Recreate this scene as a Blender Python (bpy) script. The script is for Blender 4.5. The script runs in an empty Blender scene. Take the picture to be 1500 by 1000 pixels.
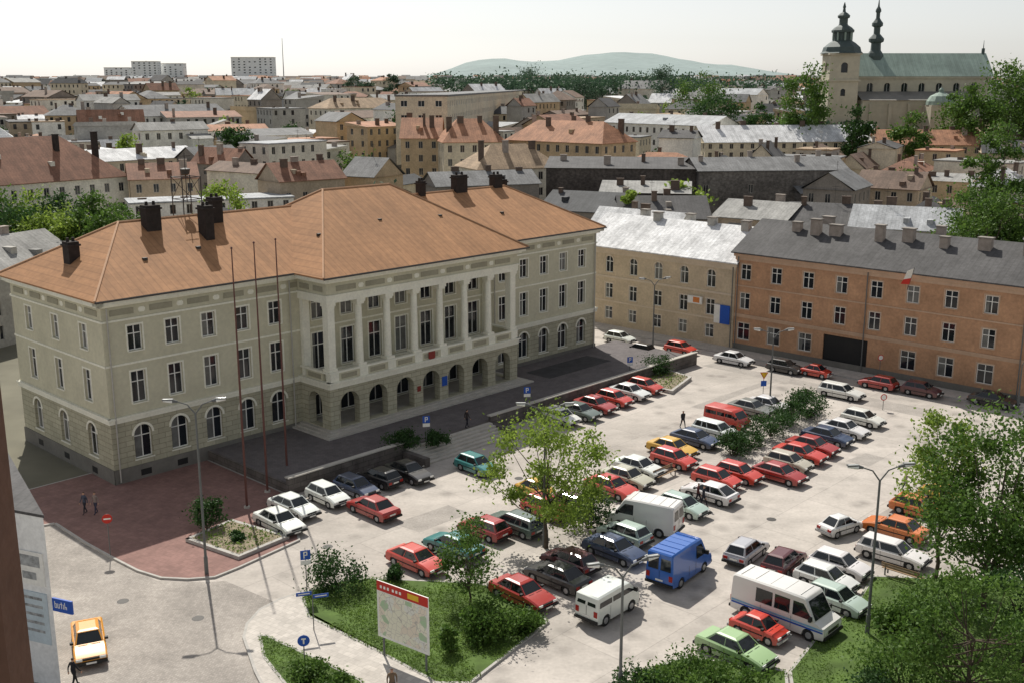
import bpy, math, random
import numpy as np
from mathutils import Vector, Matrix
random.seed(7); rng=np.random.default_rng(7)
scene=bpy.context.scene
COL=scene.collection
# ---------------------------------------------------------------- survey of the square (photogrammetry -> site metres)
F=1580.0; H=30.0; TH=math.atan(375/1580.0); S=math.sin(TH); C=math.cos(TH)
def G(u,v,z=0.0):
    x=(u-750)/F; yd=(v-500)/F
    dy=C-yd*S; dz=-S-yd*C
    t=(z-H)/dz
    return (x*t, dy*t)
def Z(Y,v):
    yd=(v-500)/F
    return H-(yd*Y*C+Y*S)/(C-yd*S)
A_ANG=math.atan2(.7254,.688)
ax=(math.cos(A_ANG),math.sin(A_ANG)); bx=(-ax[1],ax[0])
O0=(-30.46,78.18)
def st(s,t): return (O0[0]+ax[0]*s+bx[0]*t, O0[1]+ax[1]*s+bx[1]*t)
def inv(X,Y):
    dx=X-O0[0]; dy=Y-O0[1]
    return (dx*ax[0]+dy*ax[1], dx*bx[0]+dy*bx[1])
def gz(Y):
    if Y<180: return 0.0
    k=min(1,(Y-180)/1600.0)
    return 32*(1-(1-k)**2.2)
# ---------------------------------------------------------------- materials
MATS={}
def mat(name,col,rough=.8,var=.12,scale=.6,spec=.3,bump=0,bscale=12,metal=0,kind=None,fine=.06):
    if name in MATS: return MATS[name]
    m=bpy.data.materials.new(name); m.use_nodes=True; nt=m.node_tree; N=nt.nodes; Lk=nt.links
    b=N['Principled BSDF']; b.inputs['Roughness'].default_value=rough; b.inputs['Metallic'].default_value=metal
    b.inputs['Specular IOR Level'].default_value=spec
    tc=N.new('ShaderNodeTexCoord')
    src=tc.outputs['Object']
    n1=N.new('ShaderNodeTexNoise'); n1.inputs['Scale'].default_value=scale; n1.inputs['Detail'].default_value=4; n1.inputs['Roughness'].default_value=.65
    Lk.new(src,n1.inputs['Vector'])
    def mr(s,a,b_,c,d):
        r=N.new('ShaderNodeMapRange'); r.inputs[1].default_value=a; r.inputs[2].default_value=b_; r.inputs[3].default_value=c; r.inputs[4].default_value=d
        Lk.new(s,r.inputs[0]); return r.outputs[0]
    val=mr(n1.outputs['Fac'],.3,.7,1-var,1+var)
    def mul(a,b_):
        q=N.new('ShaderNodeMath'); q.operation='MULTIPLY'; Lk.new(a,q.inputs[0]); Lk.new(b_,q.inputs[1]); return q.outputs[0]
    if fine:
        n2=N.new('ShaderNodeTexNoise'); n2.inputs['Scale'].default_value=scale*9; n2.inputs['Detail'].default_value=2
        Lk.new(src,n2.inputs['Vector']); val=mul(val,mr(n2.outputs['Fac'],.3,.7,1-fine,1+fine))
    hgt=n1.outputs['Fac']
    if kind in('rustic','brick','tile','cobble','paving','asphalt'):
        sp=N.new('ShaderNodeSeparateXYZ'); Lk.new(src,sp.inputs[0])
        cb=N.new('ShaderNodeCombineXYZ')
        if kind in('rustic','brick','tile'):
            ad=N.new('ShaderNodeMath'); ad.operation='ADD'; Lk.new(sp.outputs[0],ad.inputs[0]); Lk.new(sp.outputs[1],ad.inputs[1])
            Lk.new(ad.outputs[0],cb.inputs[0]); Lk.new(sp.outputs[2],cb.inputs[1])
        else:
            rt=N.new('ShaderNodeVectorRotate'); rt.rotation_type='Z_AXIS'; rt.inputs['Angle'].default_value=.6 if kind!='asphalt' else -A_ANG; Lk.new(src,rt.inputs['Vector'])
            sp2=N.new('ShaderNodeSeparateXYZ'); Lk.new(rt.outputs[0],sp2.inputs[0])
            Lk.new(sp2.outputs[0],cb.inputs[0]); Lk.new(sp2.outputs[1],cb.inputs[1])
        br=N.new('ShaderNodeTexBrick'); Lk.new(cb.outputs[0],br.inputs['Vector'])
        br.inputs['Scale'].default_value=1
        bw,rh,ms=dict(rustic=(1.1,.42,.025),brick=(.5,.16,.015),tile=(.4,.3,.03),cobble=(.16,.12,.012),paving=(.4,.4,.012),asphalt=(7,4.5,.03))[kind]
        br.inputs['Brick Width'].default_value=bw; br.inputs['Row Height'].default_value=rh; br.inputs['Mortar Size'].default_value=ms
        lo={'rustic':.9,'cobble':.84,'paving':.9,'asphalt':.93}.get(kind,.82); hi=1.08 if kind!='asphalt' else 1.03
        br.inputs['Color1'].default_value=(lo,lo,lo,1); br.inputs['Color2'].default_value=(hi,hi,hi,1)
        d={'cobble':.75,'paving':.78,'asphalt':.78}.get(kind,.62); br.inputs['Mortar'].default_value=(d,d,d,1)
        val=mul(val,br.outputs['Color']); hgt=br.outputs['Color']
    if kind=='cobble':
        n6=N.new('ShaderNodeTexNoise'); n6.inputs['Scale'].default_value=.12; n6.inputs['Detail'].default_value=6; n6.inputs['Roughness'].default_value=.7; Lk.new(src,n6.inputs['Vector']); val=mul(val,mr(n6.outputs['Fac'],.35,.65,.74,1.1))
    if kind=='seam':
        w=N.new('ShaderNodeTexWave'); w.wave_type='BANDS'; w.bands_direction='X'; w.inputs['Scale'].default_value=.55; w.inputs['Distortion'].default_value=0
        Lk.new(src,w.inputs['Vector']); val=mul(val,mr(w.outputs['Fac'],.9,1,1,.82))
        n5=N.new('ShaderNodeTexNoise'); n5.inputs['Scale'].default_value=1.0; n5.inputs['Detail'].default_value=4
        mp=N.new('ShaderNodeMapping'); mp.inputs['Scale'].default_value=(1.6,.12,.12); Lk.new(src,mp.inputs[0]); Lk.new(mp.outputs[0],n5.inputs['Vector'])
        val=mul(val,mr(n5.outputs['Fac'],.35,.65,.86,1.07))
    if kind=='asphalt':
        n3=N.new('ShaderNodeTexNoise'); n3.inputs['Scale'].default_value=.07; n3.inputs['Detail'].default_value=8; n3.inputs['Roughness'].default_value=.74
        mp=N.new('ShaderNodeMapping'); mp.inputs['Rotation'].default_value=(0,0,-A_ANG); mp.inputs['Scale'].default_value=(.5,1.4,1); Lk.new(src,mp.inputs[0]); Lk.new(mp.outputs[0],n3.inputs['Vector'])
        val=mul(val,mr(n3.outputs['Fac'],.35,.65,.74,1.12))
        vo=N.new('ShaderNodeTexVoronoi'); vo.inputs['Scale'].default_value=.45; Lk.new(src,vo.inputs['Vector'])
        val=mul(val,mr(vo.outputs['Distance'],.03,.35,.66,1))
        v3=N.new('ShaderNodeTexVoronoi'); v3.inputs['Scale'].default_value=1.7; Lk.new(src,v3.inputs['Vector'])
        val=mul(val,mr(v3.outputs['Distance'],.03,.2,.84,1))
    mx=N.new('ShaderNodeVectorMath'); mx.operation='SCALE'; mx.inputs[0].default_value=col[:3]; Lk.new(val,mx.inputs['Scale'])
    Lk.new(mx.outputs[0],b.inputs['Base Color'])
    if bump:
        bp=N.new('ShaderNodeBump'); bp.inputs['Strength'].default_value=bump; bp.inputs['Distance'].default_value=.05
        if kind in('rustic','brick','tile','cobble','paving'): Lk.new(hgt,bp.inputs['Height'])
        else:
            n4=N.new('ShaderNodeTexNoise'); n4.inputs['Scale'].default_value=bscale; n4.inputs['Detail'].default_value=2; Lk.new(src,n4.inputs['Vector']); Lk.new(n4.outputs['Fac'],bp.inputs['Height'])
        Lk.new(bp.outputs[0],b.inputs['Normal'])
    MATS[name]=m; return m
def leafmat(name,c1,c2,trans=.35):
    if name in MATS: return MATS[name]
    m=bpy.data.materials.new(name); m.use_nodes=True; nt=m.node_tree; N=nt.nodes; Lk=nt.links
    b=N['Principled BSDF']; b.inputs['Roughness'].default_value=.6; b.inputs['Specular IOR Level'].default_value=.25
    g=N.new('ShaderNodeNewGeometry'); tc=N.new('ShaderNodeTexCoord')
    n=N.new('ShaderNodeTexNoise'); n.inputs['Scale'].default_value=.5; n.inputs['Detail'].default_value=2; Lk.new(tc.outputs['Object'],n.inputs['Vector'])
    ad=N.new('ShaderNodeMath'); ad.operation='MULTIPLY_ADD'; Lk.new(g.outputs['Random Per Island'],ad.inputs[0]); ad.inputs[1].default_value=.5; Lk.new(n.outputs['Fac'],ad.inputs[2])
    rp=N.new('ShaderNodeMapRange'); rp.inputs[1].default_value=.4; rp.inputs[2].default_value=1.1; Lk.new(ad.outputs[0],rp.inputs[0])
    mx=N.new('ShaderNodeMix'); mx.data_type='RGBA'; Lk.new(rp.outputs[0],mx.inputs[0]); mx.inputs[6].default_value=(*c1,1); mx.inputs[7].default_value=(*c2,1)
    Lk.new(mx.outputs[2],b.inputs['Base Color'])
    t=N.new('ShaderNodeBsdfTranslucent'); Lk.new(mx.outputs[2],t.inputs['Color'])
    ms=N.new('ShaderNodeMixShader'); ms.inputs[0].default_value=trans; Lk.new(b.outputs[0],ms.inputs[1]); Lk.new(t.outputs[0],ms.inputs[2])
    Lk.new(ms.outputs[0],N['Material Output'].inputs['Surface']); MATS[name]=m; return m
def paintmat():
    m=bpy.data.materials.new('car_paint'); m.use_nodes=True; nt=m.node_tree; N=nt.nodes; Lk=nt.links
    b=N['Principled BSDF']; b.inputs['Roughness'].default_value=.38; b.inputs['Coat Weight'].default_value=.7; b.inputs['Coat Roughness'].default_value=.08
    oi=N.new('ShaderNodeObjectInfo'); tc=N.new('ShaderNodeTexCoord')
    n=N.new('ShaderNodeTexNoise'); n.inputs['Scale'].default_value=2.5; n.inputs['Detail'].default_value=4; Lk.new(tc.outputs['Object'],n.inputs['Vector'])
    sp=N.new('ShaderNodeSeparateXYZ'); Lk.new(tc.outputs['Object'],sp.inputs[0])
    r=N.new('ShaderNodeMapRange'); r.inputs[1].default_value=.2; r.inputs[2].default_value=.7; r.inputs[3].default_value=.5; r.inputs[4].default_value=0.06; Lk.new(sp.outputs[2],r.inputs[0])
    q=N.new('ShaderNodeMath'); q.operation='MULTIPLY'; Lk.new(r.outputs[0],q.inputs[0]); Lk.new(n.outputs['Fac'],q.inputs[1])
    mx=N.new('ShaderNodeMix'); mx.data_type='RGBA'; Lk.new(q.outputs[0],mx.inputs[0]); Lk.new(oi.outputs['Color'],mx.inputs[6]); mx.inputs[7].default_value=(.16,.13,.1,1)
    Lk.new(mx.outputs[2],b.inputs['Base Color']); return m
PAINT=paintmat()
GLASS=mat('window_glass',(.014,.017,.022),.08,.3,.4,.5,fine=0)
CURT=mat('net_curtain',(.15,.15,.14),.3,.4,.9,.5,fine=0)
CGLASS=mat('car_glass',(.015,.019,.022),.06,.2,.6,.6,fine=0)
DARK=mat('dark_plastic',(.02,.02,.02),.6)
TYRE=mat('tyre_rubber',(.025,.025,.025),.85)
HUB=mat('wheel_metal',(.35,.35,.35),.4,metal=.4)
HEAD=mat('headlamp',(.75,.75,.72),.15,spec=.6,fine=0)
TAIL=mat('tail_lamp',(.35,.02,.015),.25,fine=0)
WHITE=mat('white_paint',(.78,.77,.72),.5,.05)
WFRAME=mat('window_frame',(.80,.79,.74),.55,.06)
DFRAME=mat('window_frame_old',(.42,.40,.36),.6,.1)
METAL=mat('galvanised_metal',(.14,.145,.14),.55,.1)
DMETAL=mat('dark_metal',(.06,.055,.05),.6)
# ---------------------------------------------------------------- mesh builder
class MB:
    def __init__(s): s.v=[]; s.f=[]; s.m=[]; s.mats=[]
    def mi(s,m):
        if m not in s.mats: s.mats.append(m)
        return s.mats.index(m)
    def poly(s,pts,m):
        i=len(s.v); s.v.extend(pts); s.f.append(tuple(range(i,i+len(pts)))); s.m.append(s.mi(m))
    def box(s,x0,x1,y0,y1,z0,z1,m):
        i=len(s.v)
        s.v.extend([(x0,y0,z0),(x1,y0,z0),(x1,y1,z0),(x0,y1,z0),(x0,y0,z1),(x1,y0,z1),(x1,y1,z1),(x0,y1,z1)])
        k=s.mi(m)
        for q in((0,3,2,1),(4,5,6,7),(0,1,5,4),(1,2,6,5),(2,3,7,6),(3,0,4,7)):
            s.f.append(tuple(i+a for a in q)); s.m.append(k)
    def prism(s,pl,z0,z1,mt,ms=None):
        ms=ms or mt
        s.poly([(p[0],p[1],z1) for p in pl],mt)
        n=len(pl)
        for i in range(n):
            a=pl[i]; b=pl[(i+1)%n]
            s.poly([(a[0],a[1],z0),(b[0],b[1],z0),(b[0],b[1],z1),(a[0],a[1],z1)],ms)
    def cyl(s,p0,p1,r0,r1,n,m,caps=True):
        p0=Vector(p0); p1=Vector(p1); d=(p1-p0)
        if d.length<1e-6: return
        d.normalize(); u=d.orthogonal().normalized(); w=d.cross(u)
        i=len(s.v); k=s.mi(m)
        for p,r in((p0,r0),(p1,r1)):
            for j in range(n):
                a=2*math.pi*j/n; q=p+u*(r*math.cos(a))+w*(r*math.sin(a)); s.v.append(tuple(q))
        for j in range(n):
            s.f.append((i+j,i+(j+1)%n,i+n+(j+1)%n,i+n+j)); s.m.append(k)
        if caps:
            s.f.append(tuple(i+j for j in range(n-1,-1,-1))); s.m.append(k)
            s.f.append(tuple(i+n+j for j in range(n))); s.m.append(k)
    def lathe(s,prof,n,m,c=(0,0)):
        i=len(s.v); k=s.mi(m)
        for r,z in prof:
            for j in range(n):
                a=2*math.pi*(j+.5)/n; s.v.append((c[0]+r*math.cos(a),c[1]+r*math.sin(a),z))
        for q in range(len(prof)-1):
            for j in range(n):
                s.f.append((i+q*n+j,i+q*n+(j+1)%n,i+(q+1)*n+(j+1)%n,i+(q+1)*n+j)); s.m.append(k)
    def mesh(s,name,smooth=None):
        me=bpy.data.meshes.new(name); me.from_pydata(s.v,[],s.f)
        for m in s.mats: me.materials.append(m)
        me.polygons.foreach_set('material_index',s.m)
        if smooth is not None:
            me.shade_smooth(); me.set_sharp_from_angle(angle=math.radians(smooth))
        me.update(); return me
    def obj(s,name,parent=None,loc=(0,0,0),rot=0,smooth=None):
        if not s.f: return None
        o=bpy.data.objects.new(name,s.mesh(name,smooth)); COL.objects.link(o)
        if parent: o.parent=parent
        else: o.location=loc; o.rotation_euler=(0,0,rot)
        return o
def empty(name,loc=(0,0,0),rot=0):
    e=bpy.data.objects.new(name,None); COL.objects.link(e); e.location=loc; e.rotation_euler=(0,0,rot); e.empty_display_size=.5; return e
# wall with real openings. op=(x0,x1,z0,z1,kind) kind in rect/arch/open/openarch/dark
def wall(mb,p0,p1,z0,z1,ops,m,dep=.22,frame=None,glass=None,trim=None,detail=2,mg=None):
    mg=mg or mb; frame=frame or WFRAME
    L=math.hypot(p1[0]-p0[0],p1[1]-p0[1]); dx=(p1[0]-p0[0])/L; dy=(p1[1]-p0[1])/L; nx,ny=dy,-dx
    def pt(x,z,o=0): return (p0[0]+dx*x+nx*o,p0[1]+dy*x+ny*o,z)
    def bar(q,x0,x1,a0,a1,o0,o1,mm):
        P=[pt(x0,a0,o0),pt(x1,a0,o0),pt(x1,a0,o1),pt(x0,a0,o1),pt(x0,a1,o0),pt(x1,a1,o0),pt(x1,a1,o1),pt(x0,a1,o1)]
        i=len(q.v); q.v.extend(P); k=q.mi(mm)
        for f in((0,3,2,1),(4,5,6,7),(0,1,5,4),(1,2,6,5),(2,3,7,6),(3,0,4,7)):
            q.f.append(tuple(i+a for a in f)); q.m.append(k)
    xs=sorted({0.0,L}|{o[0] for o in ops}|{o[1] for o in ops}); zs=sorted({z0,z1}|{o[2] for o in ops}|{o[3] for o in ops})
    xs=[x for x in xs if 0<=x<=L]; zs=[z for z in zs if z0<=z<=z1]
    for j in range(len(zs)-1):
        run=None
        for i in range(len(xs)-1):
            cx=(xs[i]+xs[i+1])/2; cz=(zs[j]+zs[j+1])/2
            hole=any(o[0]<cx<o[1] and o[2]<cz<o[3] for o in ops)
            if hole:
                if run is not None: mb.poly([pt(run,zs[j]),pt(xs[i],zs[j]),pt(xs[i],zs[j+1]),pt(run,zs[j+1])],m); run=None
            elif run is None: run=xs[i]
        if run is not None: mb.poly([pt(run,zs[j]),pt(L,zs[j]),pt(L,zs[j+1]),pt(run,zs[j+1])],m)
    for x0,x1,a0,a1,kind in ops:
        mb.poly([pt(x0,a0),pt(x0,a0,-dep),pt(x0,a1,-dep),pt(x0,a1)],m)
        mb.poly([pt(x1,a0),pt(x1,a0,-dep),pt(x1,a1,-dep),pt(x1,a1)],m)
        mb.poly([pt(x0,a0),pt(x1,a0),pt(x1,a0,-dep),pt(x0,a0,-dep)],m)
        mb.poly([pt(x0,a1),pt(x1,a1),pt(x1,a1,-dep),pt(x0,a1,-dep)],m)
        arch='arch' in kind
        if arch:
            r=(x1-x0)/2; xc=(x0+x1)/2; sp=a1-r; n=7
            arcL=[(xc-r*math.sin(k*math.pi/2/n),sp+r*math.cos(k*math.pi/2/n)) for k in range(n+1)]
            mb.poly([pt(x0,a1),]+[pt(*q) for q in reversed(arcL)],m)
            arcR=[(2*xc-q[0],q[1]) for q in arcL]
            mb.poly([pt(x1,a1),]+[pt(*q) for q in reversed(arcR)],m)
            for arc in(arcL,arcR):
                for k in range(n): mb.poly([pt(*arc[k]),pt(*arc[k+1]),pt(*arc[k+1],-dep),pt(*arc[k],-dep)],m)
            if trim:
                w=.18
                for arc in(arcL,arcR):
                    for k in range(n):
                        q0=arc[k]; q1=arc[k+1]
                        e0=(xc+(q0[0]-xc)*(1+w/r),sp+(q0[1]-sp)*(1+w/r)); e1=(xc+(q1[0]-xc)*(1+w/r),sp+(q1[1]-sp)*(1+w/r))
                        mg.poly([pt(*q0,.05),pt(*q1,.05),pt(*e1,.05),pt(*e0,.05)],trim)
                        mg.poly([pt(*e0,.0),pt(*e1,.0),pt(*e1,.05),pt(*e0,.05)],trim)
                        mg.poly([pt(*q0,.0),pt(*q1,.0),pt(*q1,.05),pt(*q0,.05)],trim)
        if 'open' in kind: continue
        if glass is None and detail==2 and random.random()<.4:
            xc_=x0+(x1-x0)*random.choice([.5,.5,1.0,.3])
            mg.poly([pt(x0,a0,-dep+.01),pt(xc_,a0,-dep+.01),pt(xc_,a1,-dep+.01),pt(x0,a1,-dep+.01)],CURT)
            if xc_<x1: mg.poly([pt(xc_,a0,-dep+.01),pt(x1,a0,-dep+.01),pt(x1,a1,-dep+.01),pt(xc_,a1,-dep+.01)],GLASS)
        else: mg.poly([pt(x0,a0,-dep+.01),pt(x1,a0,-dep+.01),pt(x1,a1,-dep+.01),pt(x0,a1,-dep+.01)],glass or GLASS)
        if detail==0 or kind=='dark': continue
        fw=.075 if detail==2 else .07; o0=-dep+.012; o1=-dep+.07
        xm=(x0+x1)/2; zm=a0+(a1-a0)*.66
        bar(mg,x0,x0+fw,a0,a1,o0,o1,frame); bar(mg,x1-fw,x1,a0,a1,o0,o1,frame)
        bar(mg,x0+fw,x1-fw,a0,a0+fw,o0,o1,frame); bar(mg,x0+fw,x1-fw,a1-fw,a1,o0,o1,frame)
        bar(mg,xm-fw*.5,xm+fw*.5,a0+fw,a1-fw,o0,o1-.003,frame)
        if detail==2:
            bar(mg,x0+fw,xm-fw*.5,zm-.035,zm+.035,o0,o1-.006,frame); bar(mg,xm+fw*.5,x1-fw,zm-.035,zm+.035,o0,o1-.006,frame)
            bar(mg,x0-.08,x1+.08,a0-.09,a0-.003,-.02,.09,trim or frame)
            if trim and not arch:
                w=.13; bar(mg,x0-w,x0-.003,a0,a1+w,-.01,.035,trim); bar(mg,x1+.003,x1+w,a0,a1+w,-.01,.035,trim); bar(mg,x0,x1,a1+.003,a1+w,-.01,.033,trim)
    return bar
# ---------------------------------------------------------------- generic building
def building(name,p0,p1,zb,ze,depth,roof,rise,mw,mr,floors=3,detail=1,split=False,chim=2,ov=.4,spacing=2.9,win=(1.05,1.7),frame=None,chimm=None,trim=None,cornice=None,ridge_in=None,ops_front=None,skip=0.0,extra=0):
    L=math.hypot(p1[0]-p0[0],p1[1]-p0[1]); rot=math.atan2(p1[1]-p0[1],p1[0]-p0[0])
    W=MB(); R=W if not split else MB(); WI=W if not split else MB(); CH=W if not split else MB()
    h=ze-zb; fh=h/floors
    if detail<2 and frame is None: frame=DFRAME
    def mk(Lw):
        n=max(1,int(Lw/spacing)); g=Lw/n; o=[]
        for i in range(n):
            for k in range(floors):
                if random.random()<skip: continue
                c=(i+.5)*g; a=zb+k*fh+fh*.3
                o.append((c-win[0]/2,c+win[0]/2,a,min(a+win[1],zb+(k+1)*fh-.25),'rect'))
        return o
    q=[(0,0),(L,0),(L,depth),(0,depth)]
    for i in range(4):
        a=q[i]; b=q[(i+1)%4]; Lw=math.hypot(b[0]-a[0],b[1]-a[1])
        ops=ops_front if (i==0 and ops_front is not None) else mk(Lw)
        if detail<2 and (i==2 or (i in(1,3) and roof=='gable' and random.random()<.6)): ops=[]
        wall(W,a,b,zb-3 if zb>0 else 0,ze,ops,mw,.15,frame,None,trim if i==0 else None,detail,WI)
    if cornice:
        W.box(-.25,L+.25,-.25,-.003,ze-.35,ze-.02,cornice); W.box(-.1,L+.1,-.1,-.003,ze-.75,ze-.36,cornice)
    x0,x1,y0,y1=-ov,L+ov,-ov,depth+ov; zr=ze+rise; ym=depth/2
    if roof=='flat':
        R.box(x0*.5,L+ov*.5,-ov*.5,depth+ov*.5,ze+.002,ze+rise,mr)
    elif roof=='shed':
        R.poly([(x0,y0,ze),(x1,y0,ze),(x1,y1,zr),(x0,y1,zr)],mr)
        R.poly([(x0,y1,ze),(x1,y1,ze),(x1,y1,zr),(x0,y1,zr)],mw); R.poly([(x0,y0,ze),(x0,y1,zr),(x0,y1,ze)],mw); R.poly([(x1,y0,ze),(x1,y1,zr),(x1,y1,ze)],mw)
    else:
        ri=(ridge_in if ridge_in is not None else depth/2) if roof=='hip' else 0
        ri=min(ri,L/2-.2)
        a=(x0+ri if roof=='hip' else x0,ym,zr); b=(x1-ri if roof=='hip' else x1,ym,zr)
        t=.14
        R.poly([(x0,y0,ze+t),(x1,y0,ze+t),b,a],mr); R.poly([(x1,y1,ze+t),(x0,y1,ze+t),a,b],mr)
        if roof=='hip':
            R.poly([(x0,y1,ze+t),(x0,y0,ze+t),a],mr); R.poly([(x1,y0,ze+t),(x1,y1,ze+t),b],mr)
        else:
            W.poly([(0,0,ze),(0,depth,ze),(0,ym,zr-.12)],mw); W.poly([(L,0,ze),(L,depth,ze),(L,ym,zr-.12)],mw)
        for (c,d) in(((x0,y0),(x1,y0)),((x1,y0),(x1,y1)),((x1,y1),(x0,y1)),((x0,y1),(x0,y0))):
            if roof=='gable' and c[0]==d[0]: continue
            R.poly([(*c,ze),(*d,ze),(*d,ze+t),(*c,ze+t)],mr)
        R.poly([(x0,y0,ze),(x1,y0,ze),(x1,y1,ze),(x0,y1,ze)],mw)
        if rise>2.4 and detail>0 and not split: # skylights and dormers
            for k in range(random.randint(0,3)):
                x=random.uniform(.2,.8)*L; f=random.uniform(.25,.6); yy=y0+(ym-y0)*f; zz=ze+t+rise*f
                R.box(x-.45,x+.45,yy-.35,yy+1.2,zz-.3,zz+.55,random.choice([mr,mw]))
    for k in range(extra):
        w=random.uniform(3,6); x=random.uniform(0,max(.1,L-w)); dd=random.uniform(2.5,5); hh=zb+h*random.uniform(.45,.85)
        R.box(x,x+w,-dd,-.01,zb-3 if zb>0 else 0,hh,mw); R.poly([(x-.2,-dd-.3,hh+.02),(x+w+.2,-dd-.3,hh+.02),(x+w+.2,-.01,hh+1.2),(x-.2,-.01,hh+1.2)],mr)
    if not split and 0<detail<2 and random.random()<.3: # tv aerial
        x=random.uniform(.2,.8)*L; zt=zr+random.uniform(1.5,3); CH.cyl((x,ym,ze),(x,ym,zt),.04,.03,4,DMETAL,False); CH.box(x-.6,x+.6,ym-.02,ym+.02,zt-.3,zt-.24,DMETAL); CH.box(x-.4,x+.4,ym-.02,ym+.02,zt-.7,zt-.64,DMETAL)
    cm=chimm or MATS['chimney_brick']
    for i in range(chim):
        cx=L*(i+.5+random.uniform(-.35,.35))/max(1,chim); cy=ym+random.uniform(-.28,.28)*depth
        zt=(zr if roof!='flat' else ze)+random.uniform(.3,1.1); w=random.uniform(.25,.4); l=random.uniform(.3,.8)
        cc0=random.choice([cm,cm,MATS['chimney_light']]) if not chimm else cm
        CH.box(cx-l,cx+l,cy-w,cy+w,ze+.2,zt,cc0); CH.box(cx-l-.08,cx+l+.08,cy-w-.08,cy+w+.08,zt+.002,zt+.12,cc0)
    if not split: return W.obj(name,None,(p0[0],p0[1],0),rot)
    e=empty(name,(p0[0],p0[1],0),rot); W.obj('walls',e); R.obj('roof',e); WI.obj('windows',e); CH.obj('chimneys',e); return e
mat('chimney_brick',(.13,.095,.075),.9,.25,1.5); mat('chimney_light',(.34,.29,.25),.9,.25,1.5)
# ---------------------------------------------------------------- foliage
def leaf_mesh(name,c,size,m,parent=None,asp=.6):
    n=len(c); c=np.asarray(c,float)
    a=rng.normal(size=(n,3)); a/=np.linalg.norm(a,axis=1)[:,None]
    b=rng.normal(size=(n,3)); b-=(a*b).sum(1)[:,None]*a; b/=np.linalg.norm(b,axis=1)[:,None]
    sz=(size*rng.uniform(.6,1.35,n))[:,None]
    u=a*sz*.5; w=b*sz*.5*asp
    V=np.stack([c-u,c-w*.9+u*.1,c+u,c+w],1).reshape(-1,3)
    me=bpy.data.meshes.new(name); me.vertices.add(4*n); me.vertices.foreach_set('co',V.ravel())
    me.loops.add(4*n); me.loops.foreach_set('vertex_index',np.arange(4*n,dtype=np.int32))
    me.polygons.add(n); me.polygons.foreach_set('loop_start',np.arange(0,4*n,4,dtype=np.int32)); me.polygons.foreach_set('loop_total',np.full(n,4,np.int32))
    me.materials.append(m); me.update(calc_edges=True); me.validate()
    o=bpy.data.objects.new(name,me); COL.objects.link(o)
    if parent: o.parent=parent
    return o
def clumps(rx,ry,rz,cz,n,per,cr,shell=.55):
    d=rng.normal(size=(n,3)); d/=np.linalg.norm(d,axis=1)[:,None]
    r=rng.uniform(shell**3,1,n)**(1/3.)
    cc=d*r[:,None]*np.array([rx,ry,rz])*(1-.6*cr/max(rx,rz)*.5)
    cc[:,2]+=cz
    out=[]
    for k in range(n):
        rr=cr*rng.uniform(.6,1.3)
        p=rng.normal(size=(int(per*rng.uniform(.5,1.4)),3))*np.array([1,1,.7])*rr*.5
        out.append(cc[k]+p)
    return cc,np.concatenate(out)
BARK=mat('bark',(.09,.07,.05),.9,.3,3)
LG=leafmat('leaves_spring',(.13,.21,.03),(.30,.40,.07),.45)
LM=leafmat('leaves_mid',(.05,.11,.02),(.13,.22,.04),.38)
LD=leafmat('leaves_dark',(.022,.058,.016),(.06,.125,.03),.3)
LF=leafmat('leaves_far_hazed',(.04,.085,.05),(.085,.145,.08),.25)  # far foliage, aerial haze mixed into both leaf colours
def tree(name,x,y,z,h,r,base,m,n=26,per=220,cr=None,size=.28,trunk=.16,ry=None):
    e=empty(name,(x,y,z),random.uniform(0,6)); ry=ry or r
    rz=(h-base)/2; cz=base+rz; cr=cr or r*.36
    cc,pts=clumps(r,ry,rz,cz,n,per,cr)
    pts=pts[pts[:,2]>base*.5]
    T=MB(); segs=5; P=[(0,0,0)]
    for k in range(1,segs+1):
        P.append((random.uniform(-.12,.12)*k*.5,random.uniform(-.12,.12)*k*.5,(base+rz*.9)*k/segs))
    for k in range(segs): T.cyl(P[k],P[k+1],trunk*(1-k*.15),trunk*(1-(k+1)*.15),8,BARK,caps=(k==0))
    for k in range(min(n,30)):
        c=cc[k]; j=random.randint(2,segs); s=Vector(P[j]); d=Vector(c)
        if d.z<s.z-.5: s=Vector(P[2])
        mid=(s+d)/2+Vector((0,0,-.12*(d-s).length))
        T.cyl(s,mid,trunk*.4,trunk*.24,5,BARK,False); T.cyl(mid,d,trunk*.24,trunk*.07,5,BARK,False)
    T.obj('trunk_and_limbs',e,smooth=60)
    leaf_mesh('crown',pts,size,m,e)
    return e
def bush(name,x,y,r,h,m,n=10,per=160,size=.2,z=0):
    e=empty(name,(x,y,z),random.uniform(0,6))
    cc,pts=clumps(r,r,h*.5,h*.5,n,per,min(r*.45,h*.5),.3); pts=pts[pts[:,2]>.02]
    T=MB()
    for k in range(min(n,12)): T.cyl((random.uniform(-.2,.2),random.uniform(-.2,.2),0),tuple(cc[k]),.035,.012,5,BARK,False)
    T.obj('stems',e); leaf_mesh('foliage',pts,size,m,e); return e
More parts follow.
